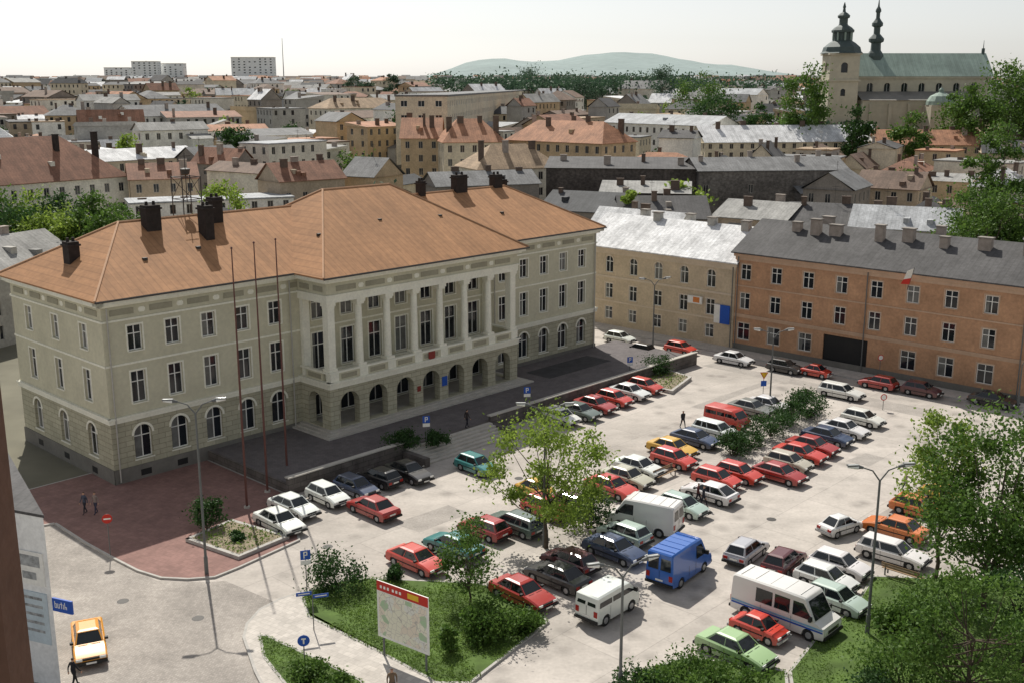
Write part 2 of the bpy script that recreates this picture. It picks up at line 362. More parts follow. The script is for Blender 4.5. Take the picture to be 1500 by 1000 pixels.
# ---------------------------------------------------------------- ground
GROUND=mat('ground_soil',(.16,.15,.11),.95,.3,.05)
ASPH=mat('square_asphalt',(.49,.445,.40),.9,.09,.5,kind='asphalt')
COB=mat('street_setts',(.37,.335,.30),.9,.18,.25,kind='cobble')
PAVR=mat('red_paving',(.25,.145,.125),.9,.18,.5,kind='paving')
PAVG=mat('grey_paving',(.50,.46,.415),.9,.12,.5,kind='paving')
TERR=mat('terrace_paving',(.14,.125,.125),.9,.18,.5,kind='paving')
KERB=mat('kerb_stone',(.42,.40,.37),.9,.14,1.5)
LAWN=mat('lawn_ground',(.08,.13,.03),.95,.4,.5)
SOIL=mat('flower_bed_soil',(.24,.2,.14),.95,.35,2)
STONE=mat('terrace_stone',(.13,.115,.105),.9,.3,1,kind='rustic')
STEP=mat('step_stone',(.48,.45,.40),.85,.12,1)
TPATCH=mat('tarmac_patch',(.06,.058,.06),.9,.25,1)
RPATCH=mat('asphalt_repair',(.34,.31,.28),.9,.15,.8,fine=.12)
g=MB()
xs=np.concatenate([np.linspace(-6000,-900,10),np.linspace(-800,800,33),np.linspace(900,6000,10)]); ys=np.concatenate([[-400,-100,100,180],np.linspace(230,1780,26),[2200,3000,5000,7500]])
for Y in ys:
    for X in xs: g.v.append((X,Y,gz(Y)+ (1.5*math.sin(X*.013)+1.5*math.sin(Y*.017+X*.004) if Y>300 else 0)))
nx=len(xs)
for j in range(len(ys)-1):
    for i in range(nx-1): g.f.append((j*nx+i,j*nx+i+1,(j+1)*nx+i+1,(j+1)*nx+i)); g.m.append(g.mi(GROUND))
g.obj('ground')
def P(l,z=0): return [G(u,v,z) for u,v in l]
q=MB(); q.poly([(*p,.004) for p in [st(-45,-70),st(71,-75),st(71,45),st(59,45),st(59,0),st(-14,0),st(-14,40),st(-45,40)]],ASPH)
for (s_,t_,l,w) in((25,-26,9,2.2),(48,-20,14,1.2),(60,-30,3,8),(10,-21,5,2.5),(33,-45,12,1.4),(62,-12,2,14),(44,-38,3,2)):
    q.poly([(*p,.0085) for p in(st(s_,t_),st(s_+l,t_-.3),st(s_+l,t_-w),st(s_+.2,t_-w))],RPATCH)
for (u,v) in((760,700),(1130,760),(480,800),(1250,640),(870,640)):
    X,Y=G(u,v); q.poly([(X+.35*math.cos(k*math.pi/8),Y+.35*math.sin(k*math.pi/8),.0125) for k in range(16)],DMETAL)
q.obj('square_asphalt')
q=MB(); q.poly([(*p,.008) for p in P([(60,740),(80,768),(165,820),(230,850),(300,852),(330,850),(400,880),(355,930),(375,990),(410,1040),(200,1150),(-350,1100),(-200,800)])],COB)
for (u,v) in((290,905),(180,880)):
    X,Y=G(u,v); q.poly([(X+.35*math.cos(k*math.pi/8),Y+.35*math.sin(k*math.pi/8),.0125) for k in range(16)],DMETAL)
q.obj('cobbled_street')
def slab(name,pl,z,mt,kerb=True,kw=.16):
    m_=MB(); m_.prism(pl,0,z,mt,KERB)
    if kerb:
        n=len(pl)
        ar=sum(pl[i][0]*pl[(i+1)%n][1]-pl[(i+1)%n][0]*pl[i][1] for i in range(n)); sg=1 if ar>0 else -1
        for i in range(n):
            a=pl[i]; b=pl[(i+1)%n]; L=math.hypot(b[0]-a[0],b[1]-a[1])
            if L<.05: continue
            nx_=-(b[1]-a[1])/L*sg*kw; ny_=(b[0]-a[0])/L*sg*kw
            zz=z+.006+.0005*(i%3)
            m_.poly([(a[0],a[1],zz),(b[0],b[1],zz),(b[0]+nx_,b[1]+ny_,zz),(a[0]+nx_,a[1]+ny_,zz)],KERB)
    return m_.obj(name)
slab('corner_pavement',[st(-16,4),st(-16,-1)]+P([(80,768),(125,797),(165,819),(200,837),(235,848),(275,850),(315,847),(350,833),(440,792)])+[st(8,-11.3),st(8,4)],.12,PAVR)
slab('flower_bed',P([(272,795),(350,822),(424,791),(340,766)]),.35,SOIL,kw=.28)
slab('flower_bed',P([(930,565),(985,577),(1013,556),(962,540)]),.35,SOIL,kw=.28)
slab('corner_footpath',P([(355,935),(360,915),(380,893),(410,878),(440,868),(455,900),(570,960),(650,1003),(700,1003),(690,1040),(400,1040),(372,985)]),.12,PAVG)
lawn1=P([(440,870),(500,852),(540,848),(700,855),(760,872),(805,912),(690,1003),(640,1003),(560,960),(450,905)])
lawn2=P([(378,932),(392,932),(530,998),(560,1035),(440,1035),(385,965)])
lawn3=P([(1165,1060),(1155,985),(1195,935),(1250,890),(1278,845),(1400,850),(1600,850),(1650,1100)])
lawn4=P([(925,990),(1000,965),(1060,970),(1153,985),(1160,1060),(900,1060)])
for i,l in enumerate([lawn1,lawn2,lawn3,lawn4]): slab('lawn',l,.127+.009*i,LAWN)
def inpoly(x,y,pl):
    c=np.zeros(len(x),bool); n=len(pl); j=n-1
    for i in range(n):
        xi,yi=pl[i]; xj,yj=pl[j]
        c^=((yi>y)!=(yj>y))&(x<(xj-xi)*(y-yi)/(yj-yi+1e-9)+xi); j=i
    return c
GR=leafmat('grass_blades',(.09,.16,.025),(.20,.30,.06),.35)
gp=[]
for l,n in((lawn1,14000),(lawn2,3000),(lawn3,15000),(lawn4,4000)):
    X0=min(p[0] for p in l);X1=max(p[0] for p in l);Y0=min(p[1] for p in l);Y1=max(p[1] for p in l)
    x=rng.uniform(X0,X1,n*2); y=rng.uniform(Y0,Y1,n*2); k=inpoly(x,y,l)&((np.sin(x*1.3)+np.sin(y*1.7+x)+rng.uniform(-.6,.6,n*2))>-.9)
    gp.append(np.stack([x[k],y[k],rng.uniform(.13,.25,k.sum())],1))
leaf_mesh('grass',np.concatenate(gp),.16,GR,asp=.35)
for bed in([(278,795),(350,818),(416,791),(340,770)],[(935,564),(985,574),(1008,556),(962,543)]):
    pl=P(bed); X=[p[0] for p in pl]; Y=[p[1] for p in pl]
    x=rng.uniform(min(X),max(X),900); y=rng.uniform(min(Y),max(Y),900); k=inpoly(x,y,pl)
    leaf_mesh('bedding_plants',np.stack([x[k],y[k],rng.uniform(.35,.6,k.sum())],1),.2,GR)
# terrace
rh=empty('raised_terrace',(*O0,0),A_ANG); t=MB()
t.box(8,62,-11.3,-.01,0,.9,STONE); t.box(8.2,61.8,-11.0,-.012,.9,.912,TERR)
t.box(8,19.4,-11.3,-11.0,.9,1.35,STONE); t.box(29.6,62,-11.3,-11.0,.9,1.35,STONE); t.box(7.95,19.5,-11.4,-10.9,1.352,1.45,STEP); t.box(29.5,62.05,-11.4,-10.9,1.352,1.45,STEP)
t.box(44,54,-5.6,-2.2,.912,.918,TPATCH)
t.obj('terrace_body',rh); t=MB()
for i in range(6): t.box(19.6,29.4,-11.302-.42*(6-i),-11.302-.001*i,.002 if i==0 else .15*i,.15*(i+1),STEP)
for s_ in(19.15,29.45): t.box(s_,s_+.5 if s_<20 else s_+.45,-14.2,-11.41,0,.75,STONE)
t.obj('stairs',rh)
rs=empty('street_pavement',(*O0,0),A_ANG); t=MB(); t.box(68.3,71,-70,45,0,.13,PAVG); t.box(68.14,68.3,-70,45,0,.136,KERB); t.obj('paving',rs)
# ---------------------------------------------------------------- town hall
HW=mat('hall_plaster',(.56,.53,.395),.9,.09,.35,fine=.06)
HG=mat('hall_rustic',(.44,.415,.305),.9,.12,.4,kind='rustic',bump=.3)
HT=mat('hall_trim',(.80,.78,.66),.85,.07,.6)
HP=mat('hall_frieze_panel',(.33,.31,.23),.9,.1,.6)
HPL=mat('hall_plinth',(.18,.17,.15),.9,.15,.6)
HR=mat('hall_roof',(.38,.195,.092),.8,.12,.25,kind='seam',fine=.1)
hall=empty('town_hall',(*O0,0),A_ANG)
W=MB(); WI=MB(); TR=MB()
s0,s1,tf=17.5,40.7,-4.1
BG=(s1-s0-1)/7
wc=[2.54+3.15*k for k in range(5)]; bays=[s0+.5+BG*(k+.5) for k in range(7)]; wr=[42.9+3.15*k for k in range(5)]
Lh,Dh=58.0,16.2
def hallwall(p0,p1,centers,center_doors=()):
    up=[];lo=[]
    for c in centers:
        up+=[(c-.6,c+.6,10.35,12.3,'rect'),(c-.6,c+.6,6.25,8.75,'rect')]; lo.append((c-.75,c+.75,1.75,4.45,'arch'))
    for c in center_doors:
        up+=[(c-.7,c+.7,10.1,12.3,'rect'),(c-.75,c+.75,5.6,8.9,'rect')]; lo.append((c-1.0,c+1.0,1.35,4.3,'arch'))
    wall(W,p0,p1,1.25,5.0,lo,HG,.3,WFRAME,None,HT,2,WI)
    bar=wall(W,p0,p1,5.0,14.5,up,HW,.25,WFRAME,None,HT,2,WI)
    L=math.hypot(p1[0]-p0[0],p1[1]-p0[1])
    bar(TR,-.07,L+.07,.0,1.25,.003,.07,HPL)
    bar(TR,-.14,L+.14,4.95,5.25,.003,.16,HT); bar(TR,-.22,L+.22,5.252,5.42,.003,.24,HT)
    bar(TR,-.06,L+.06,9.35,9.5,.003,.06,HT)
    bar(TR,-.08,L+.08,12.75,12.9,.003,.09,HT)
    bar(TR,-.3,L+.3,13.95,14.15,.003,.3,HT); bar(TR,-.6,L+.6,14.152,14.45,.003,.6,HT)
    n=int(L/3.15); gsp=L/n
    for i in range(n):
        c=(i+.5)*gsp
        bar(TR,c-.95,c+.95,13.2,13.65,.003,.05,HP)
        x=(i+1)*gsp
        if i<n-1:
            bar(TR,x-.2,x+.2,13.23,13.62,.003,.06,HT); bar(TR,x-.28,x+.28,13.31,13.54,.003,.055,HT)
    for c in centers: bar(TR,c-.45,c+.45,.35,.85,.072,.08,DARK)
hallwall((0,0),(Lh,0),wc+wr,bays); hallwall((Lh,0),(Lh,Dh),[3.2,8.1,13]); hallwall((Lh,Dh),(0,Dh),wc+bays+wr); hallwall((0,Dh),(0,0),[3.2,8.1,13])
for s_ in(.35,16.6,41.5,57.6): TR.cyl((s_,-.2,.3),(s_,-.2,13.9),.06,.06,8,DFRAME)
W.obj('walls',hall); WI.obj('windows',hall); TR.obj('cornices_and_trim',hall)
PO=MB(); PI=MB()
ops=[(c-s0-1.05,c-s0+1.05,1.36,4.35,'openarch') for c in bays]
for (a,b,o) in(((s0,tf),(s1,tf),ops),((s1,tf),(s1,0),[(1.2,3.1,1.36,4.35,'openarch')]),((s0,0),(s0,tf),[(1.0,2.9,1.36,4.35,'openarch')])):
    br=wall(PO,a,b,1.3,5.0,o,HG,.75,None,None,None,2,PI)
    L=math.hypot(b[0]-a[0],b[1]-a[1])
    br(PO,-.05,L+.05,4.9,5.35,.003,.15,HT); br(PO,-.2,L+.2,5.352,5.5,-.3,.3,HT)
    n=7 if L>10 else 1
    edges=[.5+BG*i for i in range(8)] if n==7 else [.4,L-.4]
    for i in range(n):
        br(PO,edges[i]+.45,edges[i+1]-.45,5.502,6.2,-.2,.02,HW); br(PO,edges[i]+.75,edges[i+1]-.75,5.65,6.05,.022,.05,HP)
    br(PO,.0,L,6.202,6.36,-.25,.08,HT)
    for c in edges:
        if n>1: br(PO,c-.448,c+.448,5.501,6.2,-.5,.1,HT)
PO.box(s0+.01,s1-.01,tf+.01,-.01,4.9,5.3,HT); PO.box(s0+.3,s1-.3,tf+.3,-.02,.9,1.3,STEP)
for i in range(3): PO.box(s0-1.2+.4*i,s1+1.2-.4*i,tf-1.2+.4*i,-.03-.001*i,.905,.915+.13*(i+1),STEP)
PO.box(s0-.05,s1+.05,tf-.05,-.02,12.25,12.95,HT); PO.box(s0+.02,s1-.02,tf+.02,-.025,12.95,14.0,HW)
PO.box(s0-.12,s1+.12,tf-.12,-.03,12.78,12.94,HT)
PO.box(s0-.3,s1+.3,tf-.3,-.5,14.0,14.17,HT); PO.box(s0-.6,s1+.6,tf-.6,-.62,14.172,14.47,HT)
for i,c in enumerate(bays):
    PO.box(c-1.05,c+1.05,tf-.03,tf+.01,13.2,13.65,HP)
    if i<6: x=c+BG/2; PO.box(x-.2,x+.2,tf-.035,tf+.01,13.23,13.62,HT); PO.box(x-.28,x+.28,tf-.033,tf+.01,13.31,13.54,HT)
for k in range(2): PO.box(s0-.03,s0+.01,-3.6+1.9*k,-2.3+1.9*k,13.2,13.65,HP)
CO=MB()
for i in range(8):
    x=s0+.5+i*BG
    if i in(0,7): CO.box(x-.36,x+.36,tf+.12,tf+.84,6.36,11.9,HT)
    else: CO.cyl((x,tf+.48,6.6),(x,tf+.48,11.9),.36,.30,18,HT,False)
    CO.box(x-.45,x+.45,tf+.03,tf+.93,6.362,6.6,HT); CO.box(x-.38,x+.38,tf+.1,tf+.86,11.75,11.95,HT); CO.box(x-.46,x+.46,tf+.02,tf+.94,11.952,12.25,HT)
for x in(s0+.5,s1-.5): CO.box(x-.36,x+.36,-.45,-.02,5.5,12.25,HT)
PO.obj('portico',hall); CO.obj('portico_columns',hall,smooth=40)
q=MB(); c=bays[3]
RED=mat('red_enamel',(.5,.03,.02),.5,.05); BLUE=mat('blue_enamel',(.02,.09,.42),.5,.05); FLAGR=mat('flag_red',(.55,.04,.03),.8,.1)
ARM=mat('shield_red',(.25,.04,.03),.6,.1)
q.poly([(c-.4,tf-.13,6.2),(c+.4,tf-.13,6.2),(c+.4,tf-.13,5.6),(c,tf-.13,5.2),(c-.4,tf-.13,5.6)],ARM); q.box(c-.4,c+.4,tf-.128,tf-.1,5.6,6.2,ARM)
q.box(bays[3]+1.3,bays[3]+1.95,tf-.06,tf-.004,2.6,3.5,BLUE); q.box(bays[2]+1.4,bays[2]+1.8,tf-.06,tf-.004,2.7,3.2,ARM); q.obj('coat_of_arms_and_plaques',hall)
R=MB(); ze=14.47; o=.75
HRL=mat('hall_roof_ridge',(.5,.3,.18),.7,.1,.5)
def roofhip(x0,x1,y0,y1,ra,rb,ym,zr,zb=ze):
    a=(ra,ym,zr); b=(rb,ym,zr)
    for p in([(x0,y0,zb+.12),(x1,y0,zb+.12),b,a],[(x1,y1,zb+.12),(x0,y1,zb+.12),a,b],[(x0,y1,zb+.12),(x0,y0,zb+.12),a],[(x1,y0,zb+.12),(x1,y1,zb+.12),b]): R.poly(p,HR)
    R.prism([(x0,y0),(x1,y0),(x1,y1),(x0,y1)],zb,zb+.119,HR)
    for c_ in((x0,y0),(x0,y1)): R.cyl((*c_,zb+.15),(a[0],a[1],a[2]+.03),.09,.09,6,HRL)
    for c_ in((x1,y0),(x1,y1)): R.cyl((*c_,zb+.15),(b[0],b[1],b[2]+.03),.09,.09,6,HRL)
    R.cyl(a,b,.11,.11,6,HRL)
    R.cyl((x0,y0-.06,zb+.05),(x1,y0-.06,zb+.05),.09,.09,6,DMETAL)
roofhip(-o,Lh+o,-o,Dh+o,6,51.5,Dh/2,19.1); roofhip(s0-.8,s1+.8,tf-.8,Dh+o+.02,25,33,5.9,20.6,ze+.004)
R.obj('roof',hall)
CHM=mat('sooty_chimney',(.035,.028,.025),.9,.3,2)
K=MB()
for (s_,t_,zb_,zt,l,w) in((8.3,7.0,17.5,20.4,.65,.5),(12.3,5.2,17,20.2,.4,.6),(14.4,7.2,17.5,20.6,.5,.5),(2.0,8.4,15.3,17.9,.45,.55),(39,8,18.5,20.4,.35,.4),(44.5,8,18.3,20.7,.8,.45),(50.3,8.2,18,20.4,.6,.45),(53.0,9.8,17,19.6,.4,.4)):
    K.box(s_-l,s_+l,t_-w,t_+w,zb_,zt,CHM); K.box(s_-l-.1,s_+l+.1,t_-w-.1,t_+w+.1,zt-.35,zt-.2,CHM)
    for d in(-.5,.5): K.cyl((s_+l*d,t_,zt),(s_+l*d,t_,zt+.3),.14,.12,8,CHM)
for (s_,t_,z_) in((5.5,3.2,16.6),(10.6,3.8,16.9),(20.5,.6,17.3),(27.8,1.2,17.9),(35,.8,17.7),(46.5,3.6,16.8)): K.box(s_-.18,s_+.18,t_-.15,t_+.15,z_-.9,z_+.15,DMETAL)
K.obj('chimneys',hall)
K=MB()
bx_=[(12.6,9.2),(14.4,9.2),(14.4,11),(12.6,11)]
for p in bx_: K.cyl((*p,18),(*p,22.3),.05,.05,6,DMETAL)
for z in(20.3,22.2):
    for i in range(4): K.cyl((*bx_[i],z),(*bx_[(i+1)%4],z),.04,.04,5,DMETAL)
for i in range(4): K.cyl((*bx_[i],20.3),(*bx_[(i+1)%4],22.2),.03,.03,5,DMETAL)
K.cyl((13.5,10.1,20),(13.5,10.1,24.3),.04,.04,6,DMETAL); K.lathe([(.05,22.3),(.35,22.45),(.45,22.9),(.1,23.0)],10,DMETAL,(13.5,10.1)); K.cyl((12.9,10.1,24),(14.1,10.1,24),.03,.03,5,DMETAL)
K.obj('roof_antenna',hall)
# ---------------------------------------------------------------- palette for town
PW=[mat('plaster_'+n,c,.9,.2,.3,fine=.14) for n,c in dict(cream=(.62,.55,.42),grey=(.40,.385,.35),white=(.78,.76,.70),ochre=(.50,.38,.24),tan=(.42,.34,.25),dirty=(.24,.215,.19),pale=(.66,.63,.54)).items()]
ROOF={n:mat('roof_'+n,c,.8,.28,.35,kind='seam',fine=.18) for n,c in dict(dark=(.065,.067,.07),grey=(.18,.18,.18),metal=(.64,.64,.64),brown=(.17,.115,.085),rust=(.25,.125,.08),tile=(.38,.19,.11),tan=(.36,.26,.17),tarpaper=(.085,.082,.082),silver=(.38,.39,.40),lightgrey=(.28,.275,.26)).items()}
# ---------------------------------------------------------------- the two street fronts
OR=mat('orange_plaster',(.46,.265,.155),.9,.22,.4,fine=.12); BE=mat('beige_plaster',(.54,.44,.31),.9,.16,.4,fine=.1); BT=mat('beige_trim',(.62,.52,.40),.9,.1,.5); OT=mat('orange_trim',(.52,.36,.25),.9,.1,.5)
pA0=st(71,-10.2); pA1=st(71,-43)
LA=32.8; ops=[]
for i,c in enumerate([1.3+3.92*k for k in range(8)]):
    for (a,b) in((8.3,10.1),(4.9,6.8)): ops.append((c-.65,c+.65,a,b,'rect'))
    if i==3: ops.append((c-1.7,c+3.4,.05,3.6,'open'))
    elif i!=4: ops.append((c-.8,c+.8,1.3,3.3,'rect'))
e=building('orange_tenement',pA0,pA1,0,11.3,12,'gable',3.4,OR,ROOF['tarpaper'],3,2,True,0,.5,ops_front=ops,trim=OT,cornice=OT)
q=MB(); q.box(.01,LA-.01,-.05,-.004,3.9,4.15,OT); q.box(.01,LA-.01,-.12,-.004,4.152,4.3,OT); q.box(.01,LA-.01,-.05,-.004,0,.8,HPL); q.box(.01,LA-.01,-.06,-.004,7.5,7.65,OT)
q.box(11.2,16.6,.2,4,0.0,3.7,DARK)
for cx,cy in((5,4.5),(7.5,4.2),(9.8,4.4),(15,4.2),(18,4.6),(22,4.2),(26,4.5),(30.2,4.4),(7,8),(20,8)):
    l=random.uniform(.4,.75); zt=random.uniform(14.7,15.4)
    q.box(cx-l,cx+l,cy-.35,cy+.35,12,zt,MATS['chimney_light']); q.box(cx-l-.1,cx+l+.1,cy-.45,cy+.45,zt+.002,zt+.13,MATS['plaster_dirty'])
for x in(.35,16,32): q.cyl((x,-.18,.2),(x,-.18,11.2),.06,.06,8,METAL)
q.cyl((20.3,-.1,9.6),(21.4,-1.4,12.2),.035,.03,6,DMETAL)
q.poly([(20.9,-.85,11.0),(21.35,-1.35,12.1),(20.7,-1.4,11.8),(20.2,-1.0,10.8)],WHITE); q.poly([(20.9,-.85,11.0),(20.2,-1.0,10.8),(19.9,-.95,10.3),(20.7,-.7,10.3)],FLAGR)
q.obj('stringcourse_chimneys_drainpipes_flag',e)
pB0=st(71,13); pB1=st(71,-10.15)
LB=23.1; ops=[]
for k in range(6):
    c=.9+3.8*k if k else 1.0
    ops+= [(c-.6,c+.6,6.9,9.0,'arch'),(c-.6,c+.6,3.6,5.5,'rect'),(c-.6,c+.6,.9,2.5,'rect')]
e=building('beige_tenement',pB0,pB1,0,10.0,12,'gable',3.6,BE,ROOF['metal'],3,2,True,0,.5,ops_front=ops,trim=BT,cornice=BT)
q=MB(); q.box(.01,LB-.01,-.08,-.004,6.2,6.45,BT); q.box(.01,LB-.01,-.06,-.004,3.1,3.3,BT)
for cx,cy in((8,5.6),(12,7),(16,5.8),(21,5.4),(5,7)):
    q.box(cx-.5,cx+.5,cy-.4,cy+.4,11,14.2,PW[1]); q.box(cx-.6,cx+.6,cy-.5,cy+.5,14.202,14.35,PW[5])
q.box(16.9,18.9,-.35,-.15,4.7,5.6,WHITE); q.box(17.7,18.6,-.36,-.351,4.85,5.5,mat('orange_sign',(.6,.2,.05),.5)); q.box(20.6,22.7,-.2,-.09,2.8,5.0,BLUE); q.box(20.6,21.4,-.22,-.201,2.8,5.0,WHITE)
for x in(.3,22.9): q.cyl((x,-.18,.2),(x,-.18,9.9),.06,.06,8,METAL)
q.obj('stringcourse_signs_chimneys',e)
# ---------------------------------------------------------------- individually seen background buildings
EXC=[]
def facade(name,uv0,uv1,ze,depth,roof,rise,mw,mr,floors=3,zb=None,chim=3,detail=1,**k):
    p0=G(*uv0,ze); p1=G(*uv1,ze); zb_=gz((p0[1]+p1[1])/2) if zb is None else zb
    L=math.hypot(p1[0]-p0[0],p1[1]-p0[1]); r=math.atan2(p1[1]-p0[1],p1[0]-p0[0])
    for f in np.arange(0,1.01,.1 if L>40 else .25):
        for dd in(0,depth): EXC.append((p0[0]+math.cos(r)*L*f-math.sin(r)*dd,p0[1]+math.sin(r)*L*f+math.cos(r)*dd,10))
    return building(name,p0,p1,zb_,ze,depth,roof,rise,mw,mr,floors,detail,False,chim,**k)
CR,GY,WH,OC,TN,DT,PL=PW
BK=mat('dark_brick',(.10,.085,.075),.9,.5,.2,kind='brick',fine=.35)
facade('red_roofed_house',(-70,278),(187,259),12.5,18,'hip',8,PL,ROOF['rust'],3,chim=4,ridge_in=9,chimm=CHM)
facade('grey_roofed_house',(-90,420),(118,380),8.5,12,'gable',3.6,GY,ROOF['lightgrey'],3,chim=3)
facade('long_courtyard_house',(190,300),(430,290),9.5,9,'flat',.3,WH,ROOF['silver'],3,chim=4)
facade('white_roofed_house',(150,238),(292,230),13,12,'gable',2.5,CR,ROOF['metal'],3)
facade('tiled_house',(190,265),(290,262),12,10,'gable',3,TN,ROOF['rust'],3)
facade('red_tiled_house',(410,268),(505,262),12,9,'gable',3.5,TN,ROOF['rust'],2)
facade('cream_townhouse',(700,250),(822,246),12.5,13,'hip',5,PL,ROOF['tan'],3,ridge_in=6)
facade('orange_roofed_townhouse',(650,210),(740,209),16.5,15,'hip',5.5,CR,ROOF['tile'],4,ridge_in=5,chim=4)
facade('orange_roofed_townhouse',(742,206),(882,212),16.5,14,'hip',5,OC,ROOF['tile'],4,ridge_in=5,chim=5)
facade('orange_roofed_townhouse',(587,204),(645,204),17,14,'gable',5,OC,ROOF['tile'],4)
facade('apartment_block',(655,142),(842,128),27,14,'flat',.5,CR,ROOF['grey'],4,chim=0,zb=12,spacing=4,win=(1.8,1.6),frame=WFRAME)
facade('dark_brick_warehouse',(800,246),(1020,248),14,12,'shed',1.5,BK,ROOF['tarpaper'],2,chim=4,skip=.75)
facade('grey_stone_store',(1024,252),(1242,250),13.6,12,'gable',2.4,mat('grey_rubble',(.17,.155,.14),.9,.5,.2,kind='brick',fine=.35),ROOF['grey'],2,chim=4,skip=.8,extra=2)
facade('courtyard_shed',(790,308),(905,314),8.5,14,'gable',3,DT,ROOF['dark'],2,chim=2,skip=.4,extra=1)
facade('courtyard_shed',(910,322),(1040,322),8.0,13,'gable',3.4,DT,ROOF['tarpaper'],2,chim=2,skip=.4)
facade('courtyard_shed',(1045,318),(1150,326),8.3,13,'gable',2.6,TN,ROOF['lightgrey'],2,chim=2,skip=.4,extra=1)
facade('courtyard_shed',(1150,328),(1240,332),8.0,13,'gable',3,DT,ROOF['tarpaper'],2,chim=2,skip=.4)
facade('tin_roofed_house',(1245,334),(1402,342),8.3,11,'gable',3.2,GY,ROOF['silver'],2,chim=4)
facade('white_roofed_tenement',(1033,210),(1292,208),14.5,15,'gable',4.5,CR,ROOF['metal'],4,chim=6)
facade('yellow_tenement',(1286,213),(1440,214),14,13,'gable',4,OC,ROOF['tile'],3,chim=5)
facade('brown_gabled_house',(1252,275),(1345,280),10.5,10,'gable',3.2,TN,ROOF['brown'],3)
facade('green_tenement',(1440,225),(1600,228),13.5,12,'gable',3,TN,ROOF['dark'],3)
facade('long_tin_hall',(640,275),(790,270),11.5,10,'gable',2.5,DT,ROOF['grey'],2,chim=3,skip=.4)
facade('long_tin_hall',(880,282),(1010,284),11,8,'shed',1.5,BK,ROOF['lightgrey'],2,chim=3,skip=.7)
facade('white_villa',(200,172),(335,168),19,14,'gable',4,WH,ROOF['grey'],3)
facade('white_villa',(885,180),(1040,186),18,14,'gable',3,WH,ROOF['silver'],3)
facade('cream_tenement',(845,140),(930,140),24,14,'gable',3,CR,ROOF['tan'],3)
facade('long_grey_block',(60,140),(230,138),24,13,'gable',3,GY,ROOF['grey'],3)
facade('long_cream_block',(290,138),(480,136),25,13,'hip',3,CR,ROOF['brown'],3)
facade('cream_tenement',(480,160),(590,158),21,13,'hip',4,PL,ROOF['tan'],3)
PB=mat('panel_block',(.82,.83,.82),.9,.05,.05)
def block(name,u0,u1,vt,vb,D):
    zt=Z(D,vt); zb=Z(D,vb); kk=D*C+(30-zt)*S
    building(name,((u0-750)/F*kk,D),((u1-750)/F*kk,D),zb,zt,14,'flat',.8,PB,PW[6],9,0,False,1,spacing=6,win=(2.2,1.3),skip=.25)
block('tower_block',152,188,100,124,1500); block('tower_block',192,230,91,124,1400); block('tower_block',230,268,94,124,1420); block('tower_block',338,400,85,121,1350)
q=MB(); q.cyl((0,0,0),(0,0,75),.9,.3,6,DMETAL); q.obj('radio_mast',None,((417-750)/F*1560,1600,20))
# filler town
roofk=['dark','grey','metal','brown','rust','tile','tarpaper','silver','grey','lightgrey','brown','dark','tan','lightgrey','rust','grey','tarpaper','tile','metal']
TREEPTS=[]
def ok(X,Y): return all((X-a)**2+(Y-b)**2>r*r for a,b,r in EXC)
cnt=0
for (ya,yb,sx,sy,det) in((140,330,17,14,1),(330,760,23,18,0)):
    s_=-700
    while s_<1100:
        t_=-700
        while t_<900:
            jx,jy=random.uniform(-5,5),random.uniform(-5,5)
            X,Y=st(s_+jx,t_+jy); S_,T_=inv(X,Y)
            if ya<=Y<yb and abs(X)<.5*Y+18 and (T_>27 or S_>92) and ok(X,Y) and not (55<S_<72 and T_<60):
                if random.random()<(.16 if Y<330 else .2): TREEPTS.append((X,Y))
                else:
                    rot=A_ANG+random.choice([0,0,math.pi/2,-math.pi/2,math.pi])+.3*math.sin(X*.02+1)+.15*math.sin(Y*.03)+random.uniform(-.1,.1)
                    w=random.uniform(.4,1.15)*sx; d=random.uniform(6,sy*.8)
                    base=gz(Y); fl=random.choice([1,2,2,3]) if Y<260 else random.choice([2,2,3,3,4]); h=fl*3.1+random.uniform(0,1.2)
                    if Y<200: h=min(h,7.5)
                    p0=(X-math.cos(rot)*w/2,Y-math.sin(rot)*w/2); p1=(X+math.cos(rot)*w/2,Y+math.sin(rot)*w/2)
                    rf=random.choice(['gable','gable','gable','hip','shed','flat','flat'])
                    building('town_house',p0,p1,base,base+h,d,rf,{'gable':random.uniform(1.6,4.5),'hip':random.uniform(2.5,4),'shed':random.uniform(.8,2.2),'flat':.3}[rf],random.choice(PW),ROOF[random.choice(roofk)],fl,det,False,random.randint(0,3),skip=.15,extra=random.choice([0,0,1]) if Y<400 else 0); cnt+=1
            t_+=sy
        s_+=sx
q=MB()
for _ in range(1500):
    Y=random.uniform(760,2300); X=random.uniform(-.52*Y,.52*Y); z=gz(Y)
    w=random.uniform(8,22); d=random.uniform(8,14); h=random.uniform(4,9); m1=random.choice(PW); m2=ROOF[random.choice(roofk)]
    q.box(X-w/2,X+w/2,Y-d/2,Y+d/2,z-3,z+h,m1)
    q.poly([(X-w/2,Y-d/2,z+h),(X+w/2,Y-d/2,z+h),(X+w/2,Y,z+h+3),(X-w/2,Y,z+h+3)],m2); q.poly([(X-w/2,Y+d/2,z+h),(X+w/2,Y+d/2,z+h),(X+w/2,Y,z+h+3),(X-w/2,Y,z+h+3)],m2)
q.obj('distant_town')
